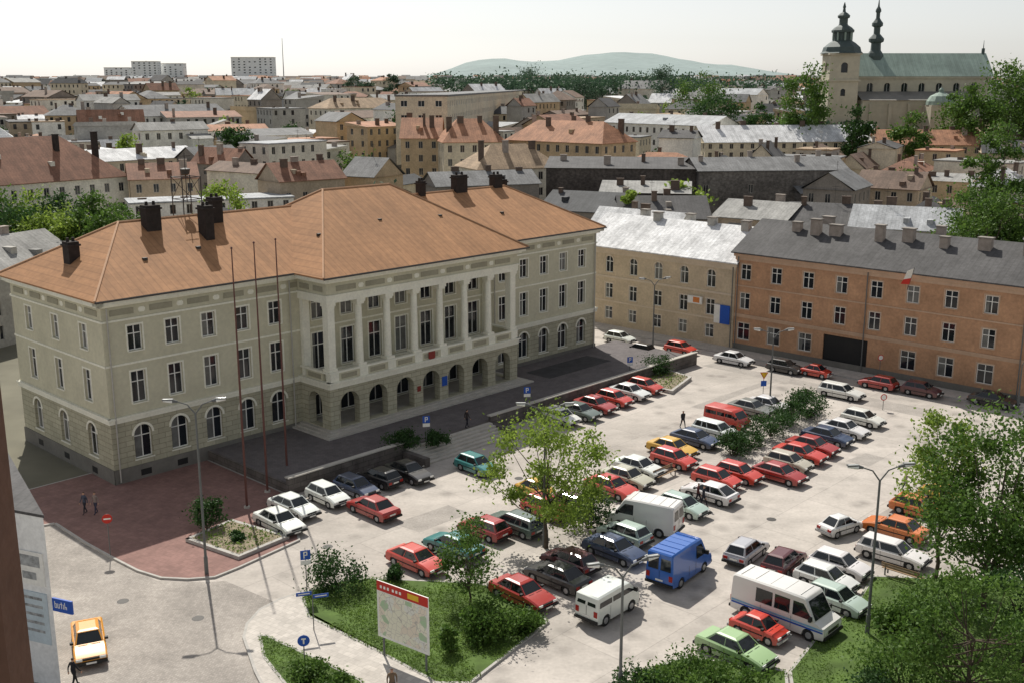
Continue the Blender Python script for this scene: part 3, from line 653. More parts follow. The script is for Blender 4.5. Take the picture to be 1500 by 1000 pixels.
# ---------------------------------------------------------------- church
def church():
    D=352.0; e=empty('baroque_cathedral',(0,0,0),0)
    X=lambda u:(u-750)/F*342; Zv=lambda v:30+(125-v)/F*350
    CW=mat('church_wall',(.50,.46,.36),.9,.14,.1); CG=mat('copper_roof',(.30,.38,.33),.75,.2,.1,kind='seam'); CD=mat('dark_copper',(.075,.10,.095),.6,.15,.2); CA=mat('aisle_roof',(.22,.21,.19),.8,.2,.2)
    w=MB(); r=MB(); wi=MB()
    x0,x1=X(1252),X(1450)
    ops=[(4+5.5*i,6+5.5*i,Zv(142),Zv(122),'arch') for i in range(7)]
    wall(w,(x0,D),(x1,D),8,Zv(114),ops,CW,.4,None,None,None,1,wi); w.box(x0,x1,D+.5,D+14,8,Zv(114)-.1,CW)
    w.box(x0-.3,x1+.3,D-.5,D-.01,Zv(116),Zv(113),CW)
    zr=Zv(80); ze=Zv(113)
    r.poly([(x0-1,D-.8,ze),(x1+1,D-.8,ze),(x1+1,D+7,zr),(x0-1,D+7,zr)],CG); r.poly([(x0-1,D+14.8,ze),(x1+1,D+14.8,ze),(x1+1,D+7,zr),(x0-1,D+7,zr)],CG)
    w.poly([(x1,D,ze),(x1,D+14,ze),(x1,D+7,zr-.2)],CW); w.poly([(x0,D,ze),(x0,D+14,ze),(x0,D+7,zr-.2)],CW)
    za=Zv(146); w.box(X(1256),X(1420),D-7,D-.01,8,za,CW); r.poly([(X(1254),D-7.6,za+.02),(X(1422),D-7.6,za+.02),(X(1422),D-.02,Zv(134)),(X(1254),D-.02,Zv(134))],CA)
    for i in range(6): w.box(X(1256)+2+6*i,X(1256)+3+6*i,D-7.9,D-7.01,8,za-1,CW)
    cx=X(1362); w.box(cx-4,cx+4,D-14,D-7.02,8,Zv(152),CW); r.lathe([(4.3,Zv(152)),(4.2,Zv(147)),(3.2,Zv(140)),(1.5,Zv(136)),(.7,Zv(135)),(.7,Zv(131)),(.1,Zv(128))],12,CG,(cx,D-10.5))
    w.cyl((x1,D+7,zr-1),(x1,D+7,zr+1.5),.5,.5,6,CD); w.cyl((x1,D+7,zr+1.5),(x1,D+7,zr+4),.15,.05,6,CD)
    tx=X(1228); hw=4.6
    for a,b in(((tx-hw,D-6),(tx+hw,D-6)),((tx+hw,D-6),(tx+hw,D+3)),((tx+hw,D+3),(tx-hw,D+3)),((tx-hw,D+3),(tx-hw,D-6))):
        wall(w,a,b,8,Zv(82),[(3.5,5.6,Zv(108),Zv(94),'arch'),(3.8,5.3,Zv(140),Zv(130),'arch')],CW,.4,None,None,None,0,wi)
    for v in(120,84): w.box(tx-hw-.5,tx+hw+.5,D-6.5,D+3.5,Zv(v),Zv(v-2.5),CW)
    c=(tx,D-1.5)
    r.lathe([(6.6,Zv(81.5)),(6.0,Zv(79)),(5.6,Zv(73)),(4.0,Zv(67)),(2.9,Zv(64))],8,CD,c)
    w.lathe([(2.7,Zv(64)),(2.7,Zv(53))],8,CD,c)
    for i in range(8):
        a=math.pi/4*i; w.cyl((c[0]+2.9*math.cos(a),c[1]+2.9*math.sin(a),Zv(64)),(c[0]+2.9*math.cos(a),c[1]+2.9*math.sin(a),Zv(53)),.3,.3,5,CG)
    r.lathe([(3.4,Zv(53)),(3.5,Zv(50)),(2.6,Zv(46)),(1.5,Zv(43)),(1.3,Zv(41)),(1.3,Zv(34)),(1.8,Zv(33)),(1.9,Zv(30)),(1.2,Zv(27)),(.5,Zv(25)),(.35,Zv(20)),(.5,Zv(18.5)),(.1,Zv(12))],8,CD,c)
    c=(X(1290),D+7)
    r.lathe([(2.6,Zv(97)),(2.6,Zv(84)),(2.2,Zv(80)),(1.6,Zv(76)),(1.5,Zv(66)),(2.3,Zv(64)),(2.4,Zv(60)),(1.6,Zv(56)),(1.0,Zv(53)),(1.0,Zv(44)),(1.7,Zv(42)),(1.7,Zv(38)),(1.0,Zv(34)),(.6,Zv(31)),(.6,Zv(24)),(.9,Zv(22)),(.8,Zv(19)),(.3,Zv(15)),(.08,Zv(4))],8,CD,c)
    w.obj('walls',e); wi.obj('windows',e); r.obj('roofs_and_spires',e)
church()
# ---------------------------------------------------------------- hills
HM=mat('hazed_hill_forest',(.25,.31,.30),.95,.12,.004,fine=.08)  # distance haze painted in: forest colour paled towards blue-grey
q=MB(); us=np.linspace(-400,1900,120)
def hp(u): return 121-38*math.exp(-((u-955)/105)**2)-31*math.exp(-((u-725)/85)**2)-18*math.exp(-((u-845)/70)**2)-12*math.exp(-((u-1090)/60)**2) - 2*math.sin(u*.03)+.6*math.sin(u*.21)
for Y,k in [(3000,0),(3600,.55),(4200,1),(5200,.4)]:
    for u in us:
        z=30+(125-hp(u))/F*4200; q.v.append(((u-750)/F*4100,Y,30+(z-30)*k+ (0 if k else -4)))
n_=len(us)
for j in range(3):
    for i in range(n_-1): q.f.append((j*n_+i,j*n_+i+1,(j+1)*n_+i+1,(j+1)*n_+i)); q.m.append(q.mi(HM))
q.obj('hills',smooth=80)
# ---------------------------------------------------------------- trees
def tree_bg(name,u,vt,D,wpx,m,n=20,per=140,size=.85,base_f=.2):
    X=(u-750)/F*(D*C+5); z0=gz(D); zt=Z(D,vt); h=max(5,zt-z0); r=wpx/2/F*D
    tree(name,X,D,z0,h,r,h*base_f,m,n,per,r*.45,size,.25)
for a in[('oak_tree',1175,93,318,70,LM,34,210),('linden_tree',1020,93,430,66,LM),('linden_tree',1050,128,350,76,LD),('oak_tree',603,147,330,64,LD),('poplar_tree',520,110,620,24,LF),('poplar_tree',575,107,640,22,LF),('poplar_tree',538,118,600,22,LF),
         ('linden_tree',345,182,300,50,LD),('linden_tree',780,97,620,60,LF),('oak_tree',970,95,520,50,LF),('linden_tree',1470,92,310,100,LM,34,210),('linden_tree',1420,120,305,66,LM,26,180),('birch_tree',195,195,280,44,LG),('oak_tree',1395,135,315,50,LM),('linden_tree',1500,95,320,70,LM),
         ('birch_tree',1000,265,200,60,LG),('birch_tree',925,275,185,30,LG),('linden_tree',860,108,560,50,LF),('linden_tree',1330,165,290,50,LM),('linden_tree',1250,160,300,40,LD),('oak_tree',1110,150,330,50,LD),('linden_tree',700,112,600,60,LF)]: tree_bg(*a)
tree_bg('linden_tree',330,255,142,72,LG,26,180,.42)
for i,(u,v,w) in enumerate([(-30,275,90),(15,278,85),(58,283,80),(100,278,85),(145,284,80),(185,296,60),(80,300,90),(20,300,90),(160,305,70),(125,298,70),(50,305,70)]): tree_bg('linden_tree',u,v,150-(8 if i>5 else 0),w,[LM,LM,LG,LD][i%4],28,200,.45)
tree_bg('poplar_tree',1425,178,132,56,LM,34,270,.36,.1); tree_bg('poplar_tree',1462,168,130,70,LM,40,270,.36,.1); tree_bg('linden_tree',1440,260,126,130,LM,56,290,.36,.2); tree_bg('poplar_tree',1500,190,128,70,LM,36,250,.36,.1)
for X,Y in random.sample(TREEPTS,min(85,len(TREEPTS))):
    r=random.uniform(2.5,5); tree('town_tree',X,Y,gz(Y),random.uniform(8,13),r,2,random.choice([LM,LD,LF,LG]),13,95,r*.5,.85,.2)
pts=[]
def blob(u,Y,z,r,n): pts.append(np.array([(u-750)/F*Y*C,Y,z])+rng.normal(size=(n,3))*np.array([r*.6,r*.6,r*.3]))
for _ in range(170):
    u=random.uniform(640,1010) if random.random()<.8 else random.uniform(1010,1140); Y=random.uniform(560,720); vv=random.uniform(112,128)+ (3 if u>1010 else 0); blob(u,Y,Z(Y,vv)-2,random.uniform(5,8),150)
for _ in range(150):
    Y=random.uniform(600,1500); blob(random.uniform(-50,1550),Y,gz(Y)+4,random.uniform(6,10),100)
for _ in range(60):
    Y=random.uniform(340,420); blob(random.uniform(1190,1540),Y,gz(Y)+random.uniform(5,11),random.uniform(4,7),130)
leaf_mesh('distant_trees',np.concatenate(pts),1.7,LF)
def tree_px(name,u,vb,vt,wpx,m,**k):
    X,Y=G(u,vb); d=Y*C+5; h=Z(Y,vt); r=wpx/2/F*d; return tree(name,X,Y,0,h,r,k.pop('bf',.2)*h,m,**k)
tree_px('maple_tree',800,802,592,190,LG,n=44,per=180,size=.25,trunk=.15,bf=.12,cr=1.15)
tree_px('young_tree',688,888,752,95,LM,n=20,per=140,size=.2,trunk=.08,bf=.12,cr=.7)
tree_px('linden_tree',1440,895,588,230,LM,n=60,per=290,size=.25,trunk=.2,bf=.12,cr=1.35)
tree_px('linden_tree',1370,850,600,110,LG,n=26,per=170,size=.25,trunk=.14,bf=.2,cr=.9)
tree_px('linden_tree',1540,870,570,140,LM,n=34,per=230,size=.25,trunk=.2,bf=.15,cr=1.2)
tree_px('apple_tree',1415,1040,830,240,LM,n=36,per=230,size=.22,trunk=.14,bf=.12,cr=1.0)
tree_px('apple_tree',1500,980,800,150,LD,n=28,per=230,size=.22,trunk=.14,bf=.12,cr=1.0)
for (u,v,r,h,m) in[(302,778,1.3,2.3,LD),(350,795,.6,.7,LD),(495,862,1.9,2.2,LD),(580,852,.6,1.2,LD),(965,550,1.7,2.2,LD),(1185,612,1.7,2.6,LD),(1172,600,1.5,2.0,LD),(1130,640,2.0,2.2,LD),(1100,655,1.5,1.6,LD),(1075,668,1.6,1.8,LD),(1160,622,1.5,2,LD),
    (735,925,1.9,1.8,LM),(700,935,1.5,1.6,LM),(770,925,1.2,1.3,LM),(660,955,.6,1.6,LM),(450,995,1.1,1.0,LM),(490,1008,1.0,.8,LM),(1000,1015,2.2,1.8,LM),(1070,1020,2.2,1.6,LM),(940,1020,1.5,1.2,LD),(1320,1015,2.4,3.2,LM),(1300,920,1.2,1.3,LM),(1350,930,1.8,2.2,LM),(860,775,1.8,3.2,LD),(1285,1050,1.8,2.0,LD),(640,665,1.2,1.0,LD),(590,668,1.6,1.2,LD)]:
    X,Y=G(u,v); bush('shrub',X,Y,r,h,m,n=int(8+r*5),per=160,size=.19,z=.9 if v in(665,668) and u<700 else .1)
# ---------------------------------------------------------------- vehicles
def carmesh(kind):
    mb=MB()
    P_=dict(sedan=(4.3,1.66,1.40,(.98,.38,-.92,-1.5),.90,.74,.88),hatch=(3.75,1.58,1.40,(.9,.3,-1.35,-1.72),.90,.74,.86),wagon=(4.4,1.66,1.42,(.98,.38,-1.85,-2.08),.90,.74,.9),mini=(3.15,1.4,1.33,(.82,.32,-.62,-1.2),.85,.72,.8),fast=(4.2,1.64,1.36,(.98,.36,-1.0,-1.85),.88,.7,.88))[kind]
    L,W,RZ,(gf,rf,rr,gr),bz,nose,tail=P_
    h=L/2; R=.37; xf=h-.78; xr=-h+.80
    if kind=='mini': R=.32; xf=h-.6; xr=-h+.62
    def arch(xc): return [(xc+R*math.cos(a),.30+R*math.sin(a)) for a in [math.pi*k/8 for k in range(9)]]
    out=[(-h+.06,.27),(-h,.42),(-h+.02,tail-.12),(-h+.12,tail),(gr-.05,bz),(gf+.05,bz),(gf+.4,bz-.04),(h-.3,nose+.02),(h-.05,nose-.06),(h,.5),(h-.05,.27),(xf+R,.22)]+arch(xf)+[(xf-R,.22),(xr+R,.22)]+arch(xr)+[(xr-R,.22)]
    o_=[out[0]]
    for p in out[1:]:
        if abs(p[0]-o_[-1][0])+abs(p[1]-o_[-1][1])>1e-4: o_.append(p)
    out=o_; n=len(out)
    def lay(y,ins): return [(p[0]*(1-ins*.25),y,p[1]-(ins if p[1]>.6 else 0)) for p in out]
    rows=[lay(-W/2,.07),lay(-W/2+.09,0),lay(W/2-.09,0),lay(W/2,.07)]
    i0=len(mb.v)
    for r in rows: mb.v.extend(r)
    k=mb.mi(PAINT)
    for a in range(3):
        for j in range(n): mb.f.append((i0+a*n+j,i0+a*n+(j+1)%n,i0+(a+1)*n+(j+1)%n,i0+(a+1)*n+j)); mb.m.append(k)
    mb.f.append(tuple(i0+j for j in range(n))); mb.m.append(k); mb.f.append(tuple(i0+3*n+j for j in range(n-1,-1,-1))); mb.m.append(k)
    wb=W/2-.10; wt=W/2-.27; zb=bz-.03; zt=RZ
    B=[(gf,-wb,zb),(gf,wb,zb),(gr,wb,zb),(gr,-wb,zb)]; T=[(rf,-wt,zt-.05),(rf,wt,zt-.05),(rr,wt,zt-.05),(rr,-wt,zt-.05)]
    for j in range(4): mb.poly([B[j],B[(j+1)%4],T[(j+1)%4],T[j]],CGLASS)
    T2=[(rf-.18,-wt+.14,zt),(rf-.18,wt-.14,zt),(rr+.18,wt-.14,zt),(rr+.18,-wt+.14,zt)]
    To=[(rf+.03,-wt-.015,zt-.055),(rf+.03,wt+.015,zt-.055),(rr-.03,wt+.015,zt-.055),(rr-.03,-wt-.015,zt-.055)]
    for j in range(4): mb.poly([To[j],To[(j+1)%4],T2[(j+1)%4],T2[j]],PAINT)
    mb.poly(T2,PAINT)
    def strip(b0,b1,t0,t1,s0,s1,v0,v1,m=PAINT,off=.012):
        b0,b1,t0,t1=map(Vector,(b0,b1,t0,t1))
        nr=(b1-b0).cross(t0-b0).normalized()
        if nr.dot((b0+t1)/2-Vector((0,0,1)))<0: nr=-nr
        f=lambda s,v:tuple((b0.lerp(b1,s)).lerp(t0.lerp(t1,s),v)+nr*off)
        mb.poly([f(s0,v0),f(s1,v0),f(s1,v1),f(s0,v1)],m)
    mid=.5 if kind!='mini' else .46
    for j in range(4):
        b0,b1,t0,t1=B[j],B[(j+1)%4],T[j],T[(j+1)%4]
        if j in(1,3):
            ed=.07
            for (a,b) in((0,.035),(mid-.015,mid+.015),(1-ed,1)) if j==1 else ((0,ed),(1-mid-.015,1-mid+.015),(.965,1)): strip(b0,b1,t0,t1,a,b,0,1)
            strip(b0,b1,t0,t1,0,1,.88,1,off=.013); strip(b0,b1,t0,t1,0,1,0,.07,off=.013)
            if kind=='wagon':
                a=.30
                strip(b0,b1,t0,t1,*((1-a-.02,1-a+.02) if j==1 else (a-.02,a+.02)),0,1)
        else:
            strip(b0,b1,t0,t1,0,.05,0,1); strip(b0,b1,t0,t1,.95,1,0,1); strip(b0,b1,t0,t1,0,1,.93,1,off=.013)
            if j==2 and kind in('hatch','wagon'): strip(b0,b1,t0,t1,0,1,0,.12,off=.013)
    for s in(-1,1):
        y=s*W/2
        mb.box(-h+.9 if kind!='mini' else -h+.7,h-.95,min(y,y+s*.02),max(y,y+s*.02),.5,.56,DARK)
        for x in(gf-.1,(gf+gr)/2+.05,gr+.35): mb.box(x-.008,x+.008,min(y,y+s*.004),max(y,y+s*.004),.3,bz-.1,DARK)
        mb.box(gf-.25,gf-.1,s*(W/2-.05) if s>0 else s*(W/2+.14),s*(W/2+.14) if s>0 else s*(W/2-.05),bz+.02,bz+.14,DARK)
        for x in(xf,xr):
            wr=.30 if kind!='mini' else .27
            mb.cyl((x,s*(W/2-.22),.30),(x,s*(W/2-.01),.30),wr,wr,18,TYRE); mb.cyl((x,s*(W/2-.02),.30),(x,s*(W/2+.004),.30),.18,.16,12,HUB)
        yo=W/2-.08
        mb.box(h-.06,h+.012,s*(yo-.32) if s>0 else s*yo,s*yo if s>0 else s*(yo-.32),.53,.66,HEAD)
        mb.box(-h-.012,-h+.06,s*(yo-.3) if s>0 else s*yo,s*yo if s>0 else s*(yo-.3),.56,.74,TAIL)
    mb.box(h-.05,h+.006,-W/2+.42,W/2-.42,.54,.65,DARK)
    BM=DARK if kind!='mini' else HUB
    mb.box(h-.15,h+.09,-W/2+.01,W/2-.01,.33,.48,BM); mb.box(-h-.09,-h+.15,-W/2+.01,W/2-.01,.33,.48,BM)
    mb.box(h+.091,h+.1,-.26,.26,.35,.45,WHITE); mb.box(-h-.02,-h-.011,-.26,.26,.56,.67,WHITE)
    mb.box(-h+.35,h-.35,-W/2+.2,W/2-.2,.14,.3,DARK)
    for s in(-1,1): mb.box(gf+.1,gf+.115,s*.1 if s>0 else -.55,.55 if s>0 else -.1,bz-.012,bz+.012,DARK)
    return mb.mesh(kind+'_body',35)
def vanmesh(kind):
    mb=MB()
    L,W,Z1=dict(van=(5.0,1.98,2.35),minibus=(6.0,2.1,2.45),microvan=(4.0,1.68,1.95),boxvan=(4.9,1.95,2.45))[kind]
    h=L/2; R=.4; xf=h-.95; xr=-h+1.05; wr=.34
    ws=h-.62; wtp=h-1.25
    if kind=='microvan': ws=h-.3; wtp=h-.95; xf=h-.75; xr=-h+.8
    def arch(xc): return [(xc+R*math.cos(a),.34+R*math.sin(a)) for a in [math.pi*k/8 for k in range(9)]]
    out=[(-h+.03,.35),(-h,.55),(-h+.02,1.3),(-h+.07,Z1-.1),(-h+.17,Z1-.01),(0,Z1+.02),(wtp-.12,Z1-.01),(wtp,Z1-.08),(ws,1.2),(h-.08,1.0),(h,.8),(h,.5),(h-.04,.33),(xf+R,.28)]+arch(xf)+[(xf-R,.28),(xr+R,.28)]+arch(xr)+[(xr-R,.28)]
    n=len(out)
    hw=lambda z:W/2*(1-.085*max(0,(z-.9)/1.4))
    i0=len(mb.v)
    for s,ins in((-1,1),(-1,0),(1,0),(1,1)):
        for p in out:
            z=p[1]-(.08 if (ins and p[1]>1.9) else 0); x=p[0]*(1-.012*ins); mb.v.append((x,s*(hw(z)-(.1 if not ins else 0)),z))
    k=mb.mi(PAINT)
    for a in range(3):
        for j in range(n): mb.f.append((i0+a*n+j,i0+a*n+(j+1)%n,i0+(a+1)*n+(j+1)%n,i0+(a+1)*n+j)); mb.m.append(k)
    mb.f.append(tuple(i0+j for j in range(n))); mb.m.append(k); mb.f.append(tuple(i0+3*n+j for j in range(n-1,-1,-1))); mb.m.append(k)
    def fx(z): return ws+(wtp-ws)*(z-1.2)/(Z1-.08-1.2)
    z0,z1=1.26,Z1-.2
    mb.poly([(fx(z0)+.015,-hw(z0)+.12,z0),(fx(z0)+.015,hw(z0)-.12,z0),(fx(z1)+.015,hw(z1)-.14,z1),(fx(z1)+.015,-hw(z1)+.14,z1)],CGLASS)
    for s in(-1,1):
        def sw(xa,xb,xc,xd,za=1.28,zb_=Z1-.35): mb.poly([(xa,s*(hw(za)+.008),za),(xb,s*(hw(za)+.008),za),(xc,s*(hw(zb_)+.008),zb_),(xd,s*(hw(zb_)+.008),zb_)],CGLASS)
        sw(wtp-.75,ws-.12,wtp-.12,wtp-.75)
        if kind=='minibus':
            sw(wtp-1.9,wtp-.95,wtp-.95,wtp-1.9); sw(wtp-3.1,wtp-2.05,wtp-2.05,wtp-3.1)
            for zz,mm in((.72,BLUE),(.86,mat('light_blue_stripe',(.2,.4,.6),.5))): mb.poly([(-h+.1,s*(hw(zz)+.006),zz),(h-.1,s*(hw(zz)+.006),zz),(h-.1,s*(hw(zz+.1)+.006),zz+.1),(-h+.1,s*(hw(zz+.1)+.006),zz+.1)],mm)
        if kind=='microvan': sw(wtp-1.6,wtp-.85,wtp-.85,wtp-1.6); sw(-h+.2,wtp-1.7,wtp-1.7,-h+.25)
        for x in(wtp-.82,-h+2.0 if kind!='microvan' else -h+1.2): mb.box(x-.008,x+.008,-W/2-.004 if s<0 else W/2,-W/2 if s<0 else W/2+.004,.45,1.15,DARK)
        mb.poly([(-h-.006,s*.08,1.35),(-h-.006,s*(hw(1.4)-.15),1.35),(-h+.055,s*(hw(1.9)-.17),Z1-.35),(-h+.055,s*.08,Z1-.35)],CGLASS)
        mb.box(-h-.012,-h+.03,s*(W/2-.3) if s>0 else -W/2+.06,s*(W/2-.06) if s>0 else -W/2+.3,.75,1.1,TAIL)
        mb.box(h-.04,h+.014,s*(W/2-.4) if s>0 else -W/2+.12,s*(W/2-.12) if s>0 else -W/2+.4,.62,.82,HEAD)
        mb.box(ws-.3,ws-.15,W/2-.02 if s>0 else -W/2-.2,W/2+.2 if s>0 else -W/2+.02,1.25,1.5,DARK)
        for x in(xf,xr): mb.cyl((x,s*(W/2-.24),wr),(x,s*(W/2-.02),wr),wr,wr,18,TYRE); mb.cyl((x,s*(W/2-.03),wr),(x,s*(W/2+.0),wr),.2,.18,12,HUB)
    if kind in('van','boxvan','minibus'):
        for q_ in range(5): xx=-h+.5+q_*(L-2.2)/4; mb.box(xx-.012,xx+.012,-.75,.75,Z1-.0,Z1+.03,PAINT)
    mb.box(h-.12,h+.08,-W/2+.02,W/2-.02,.36,.54,DARK); mb.box(-h-.08,-h+.12,-W/2+.02,W/2-.02,.38,.54,DARK)
    mb.box(h-.02,h+.008,-W/2+.45,W/2-.45,.6,.8,DARK); mb.box(-h-.014,-h+.01,-.26,.26,.62,.73,WHITE); mb.box(-h+.4,h-.4,-W/2+.25,W/2-.25,.18,.36,DARK); mb.box(-h-.004,-h+.01,-.008,.008,.6,1.3,DARK)
    return mb.mesh(kind+'_body',35)
CM={k:carmesh(k) for k in('sedan','hatch','wagon','mini','fast')}; CM.update({k:vanmesh(k) for k in('van','minibus','microvan','boxvan')})
c_=dict(w=(.76,.76,.73),r=(.60,.04,.02),R=(.38,.018,.015),n=(.02,.045,.11),k=(.015,.015,.018),g=(.22,.23,.22),G=(.10,.14,.12),t=(.02,.20,.20),y=(.66,.38,.03),b=(.5,.46,.36),m=(.11,.02,.025),o=(.65,.17,.02),l=(.42,.52,.47),L=(.34,.50,.24),B=(.012,.12,.46),O=(.72,.30,.02),s=(.45,.47,.48))
def park(u,v,c,k,ang,z=.6,name=None,jit=.04,zz=0.008):
    X,Y=G(u,v,z if k in('sedan','hatch','wagon','mini','fast') else .9)
    nm=name or {'van':'parked_van','boxvan':'parked_van','microvan':'parked_van','minibus':'parked_minibus'}.get(k,'parked_car')
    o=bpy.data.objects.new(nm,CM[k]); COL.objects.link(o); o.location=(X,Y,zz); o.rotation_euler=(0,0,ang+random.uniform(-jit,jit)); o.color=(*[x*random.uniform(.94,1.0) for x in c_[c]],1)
AB=A_ANG+math.pi/2; AF=A_ANG-math.pi/2
se,ha,wa,mi_,fa='sedan','hatch','wagon','mini','fast'
for (u,v,c,k,d) in[(409,762,'w',se,AF),(430,740,'w',fa,AF),(480,724,'w',ha,AF),(521,712,'n',ha,AF),(556,698,'k',ha,AB),(598,690,'k',se,AF),(547,742,'R',se,AB),(698,680,'t',ha,AF),
 (822,610,'w',ha,AF),(848,602,'G',se,AF),(872,592,'R',se,AF),(900,583,'r',ha,AF),(922,573,'w',se,AF),(945,565,'r',ha,AF),
 (755,765,'G',wa,AB),(800,742,'r',ha,AF),(785,715,'y',mi_,AF),(710,772,'R',ha,AB),(665,797,'t',se,AB),(610,818,'r',fa,AF),(832,735,'m',ha,AB),(895,712,'r',se,AF),(918,698,'b',se,AF),(935,683,'w',se,AF),(987,671,'r',ha,AF),(985,655,'y',se,AF),(1018,641,'n',fa,AF),(1050,630,'w',wa,AF),(1100,597,'g',se,AF),(1125,592,'w',se,AF),
 (835,820,'m',ha,AB),(817,842,'k',se,AB),(765,866,'R',se,AF),(900,803,'n',se,AF),(915,780,'l',ha,AB),(1000,740,'l',ha,AF),(1040,720,'w',fa,AB),(1050,700,'r',ha,AF),(1082,692,'r',ha,AF),(1142,692,'R',fa,AF),(1155,676,'b',ha,AF),(1172,663,'r',se,AF),(1190,652,'R',se,AF),(1212,638,'n',se,AF),(1236,627,'w',se,AF),(1264,612,'w',ha,AF),
 (908,495,'w',ha,AF),(937,512,'k',ha,AB),(997,510,'r',ha,AF),(1075,525,'w',se,AF),(1150,537,'k',ha,AF),(1196,543,'r',mi_,AF),(1232,573,'w',wa,AF),(1287,560,'R',ha,AB),(1350,570,'m',ha,AF),(1455,585,'k',se,AF),
 (1093,805,'s',ha,AF+math.pi/2+.1),(1148,820,'m',ha,AF+math.pi/2+.1),(1230,826,'w',ha,AF),(1210,846,'w',ha,AF),(1225,876,'l',ha,AF),(1308,808,'w',wa,AF),(1312,772,'o',se,AB),(1345,742,'o',ha,AF),(1078,948,'L',se,AF),(1112,917,'r',mi_,AF),(1380,722,'y',mi_,AF)]:
    park(u,v,c,k,d)
park(1230,768,'w',mi_,A_ANG-.25,name='driving_car'); park(130,937,'O',se,math.radians(-66),name='orange_car',zz=.012)
park(1065,612,'r','microvan',AF); park(945,757,'w','van',AB+.25); park(995,824,'B','boxvan',A_ANG+.12); park(890,878,'w','microvan',A_ANG+.05); park(1150,890,'w','minibus',AF)
# ---------------------------------------------------------------- street furniture
def lamp(u,v,h,rot=0,double=True):
    X,Y=G(u,v); m=MB(); m.cyl((0,0,0),(0,0,1.3),.13,.12,10,METAL); m.cyl((0,0,1.3),(0,0,h-.8),.085,.06,10,METAL)
    for s in((-1,1) if double else (1,)):
        m.cyl((0,0,h-.85),(s*.45,0,h-.25),.045,.04,8,METAL); m.cyl((s*.45,0,h-.25),(s*1.1,0,h-.02),.04,.035,8,METAL)
        m.cyl((s*1.0,0,h-.05),(s*1.3,0,h),.07,.13,8,METAL); m.cyl((s*1.3,0,h),(s*1.85,0,h+.06),.15,.1,8,HEAD)
        m.box(min(s*1.25,s*1.9),max(s*1.25,s*1.9),-.12,.12,h+.06,h+.14,METAL)
    m.obj('street_lamp',None,(X,Y,0),rot,smooth=50)
def hz(u,v,vt): X,Y=G(u,v); return Z(Y,vt)
lamp(303,842,hz(303,842,586),0.1); lamp(797,800,hz(797,800,592),.0); lamp(956,515,hz(956,515,408),.2); lamp(1127,600,hz(1127,600,483),0); lamp(1270,930,hz(1270,930,682),.1); lamp(908,1018,hz(908,1018,822),.3); lamp(1490,600,hz(1490,600,522),.3,False)
FP=mat('flagpole_paint',(.13,.055,.045),.6,.1)
for (u,v,vt) in((362,745,365),(392,722,357),(421,697,352)):
    X,Y=G(u,v); h=Z(Y,vt); m=MB(); m.cyl((0,0,0),(0,0,h*.5),.09,.07,10,FP); m.cyl((0,0,h*.5),(0,0,h),.07,.04,10,FP); m.cyl((0,0,0),(0,0,.25),.25,.22,10,STEP); m.lathe([(.05,h),(.09,h+.06),(.05,h+.14),(.0,h+.16)],8,FP); m.obj('flagpole',None,(X,Y,0),0,smooth=50)
YL=mat('yellow_enamel',(.7,.45,.03),.5,.05)
def sign(name,u,v,h,kind,rot=0,z=0):
    X,Y=G(u,v,z); m=MB(); m.cyl((0,0,0),(0,0,h),.03,.03,8,METAL); y=-.04
    def disc(r,c,mm,yy): m.poly([(r*math.cos(a),yy,c+r*math.sin(a)) for a in [2*math.pi*k/20 for k in range(20)]],mm)
    if kind=='noentry': m.cyl((0,y+.02,h-.32),(0,y,h-.32),.32,.32,20,RED); m.box(-.22,.22,y-.008,y-.003,h-.37,h-.27,WHITE)
    if kind=='round_blue': m.cyl((0,y+.02,h-.32),(0,y,h-.32),.32,.32,20,BLUE); m.box(-.04,.04,y-.008,y-.003,h-.5,h-.2,WHITE); m.box(-.12,.12,y-.009,y-.004,h-.25,h-.17,WHITE)
    if kind=='parking':
        m.box(-.3,.3,y,y+.02,h-.62,h-.02,BLUE); m.box(-.12,-.05,y-.008,y-.003,h-.53,h-.1,WHITE); m.box(-.05,.12,y-.008,y-.003,h-.17,h-.1,WHITE); m.box(.06,.13,y-.009,y-.004,h-.3,h-.17,WHITE); m.box(-.05,.12,y-.008,y-.003,h-.36,h-.3,WHITE); m.box(-.3,.3,y,y+.02,h-.95,h-.66,WHITE)
    if kind=='prohibit': m.cyl((0,y+.02,h-.32),(0,y,h-.32),.32,.32,20,RED); disc(.24,h-.32,WHITE,y-.004)
    if kind=='yield':
        m.poly([(-.42,y,h),(.42,y,h),(0,y,h-.72)],RED); m.poly([(-.3,y-.004,h-.07),(.3,y-.004,h-.07),(0,y-.004,h-.58)],YL); m.box(-.28,.28,y,y+.02,h-1.4,h-.85,BLUE)
    if kind=='street_name':
        m.box(-.9,-.04,-.01,.01,h-.3,h-.08,BLUE); m.box(.04,.9,.02,.04,h-.55,h-.33,BLUE); m.box(-.8,-.14,-.016,-.011,h-.22,h-.16,WHITE); m.box(.14,.8,.013,.019,h-.47,h-.41,WHITE)
    m.obj(name,None,(X,Y,z),rot)
sign('parking_sign',450,872,3.0,'parking',.3); sign('parking_sign',625,652,2.6,'parking',.2,.9); sign('parking_sign',772,606,2.6,'parking',.1,.9); sign('no_entry_sign',162,815,3.0,'noentry',.3); sign('direction_sign',447,985,2.2,'round_blue',.2); sign('yield_sign',1117,588,3.0,'yield',.1); sign('prohibition_sign',1287,560,3.0,'prohibit',.2); sign('parking_sign',922,556,2.5,'parking',.2); sign('no_entry_sign',1293,600,1.6,'prohibit',.1); sign('street_name_sign',460,925,2.6,'street_name',.3)
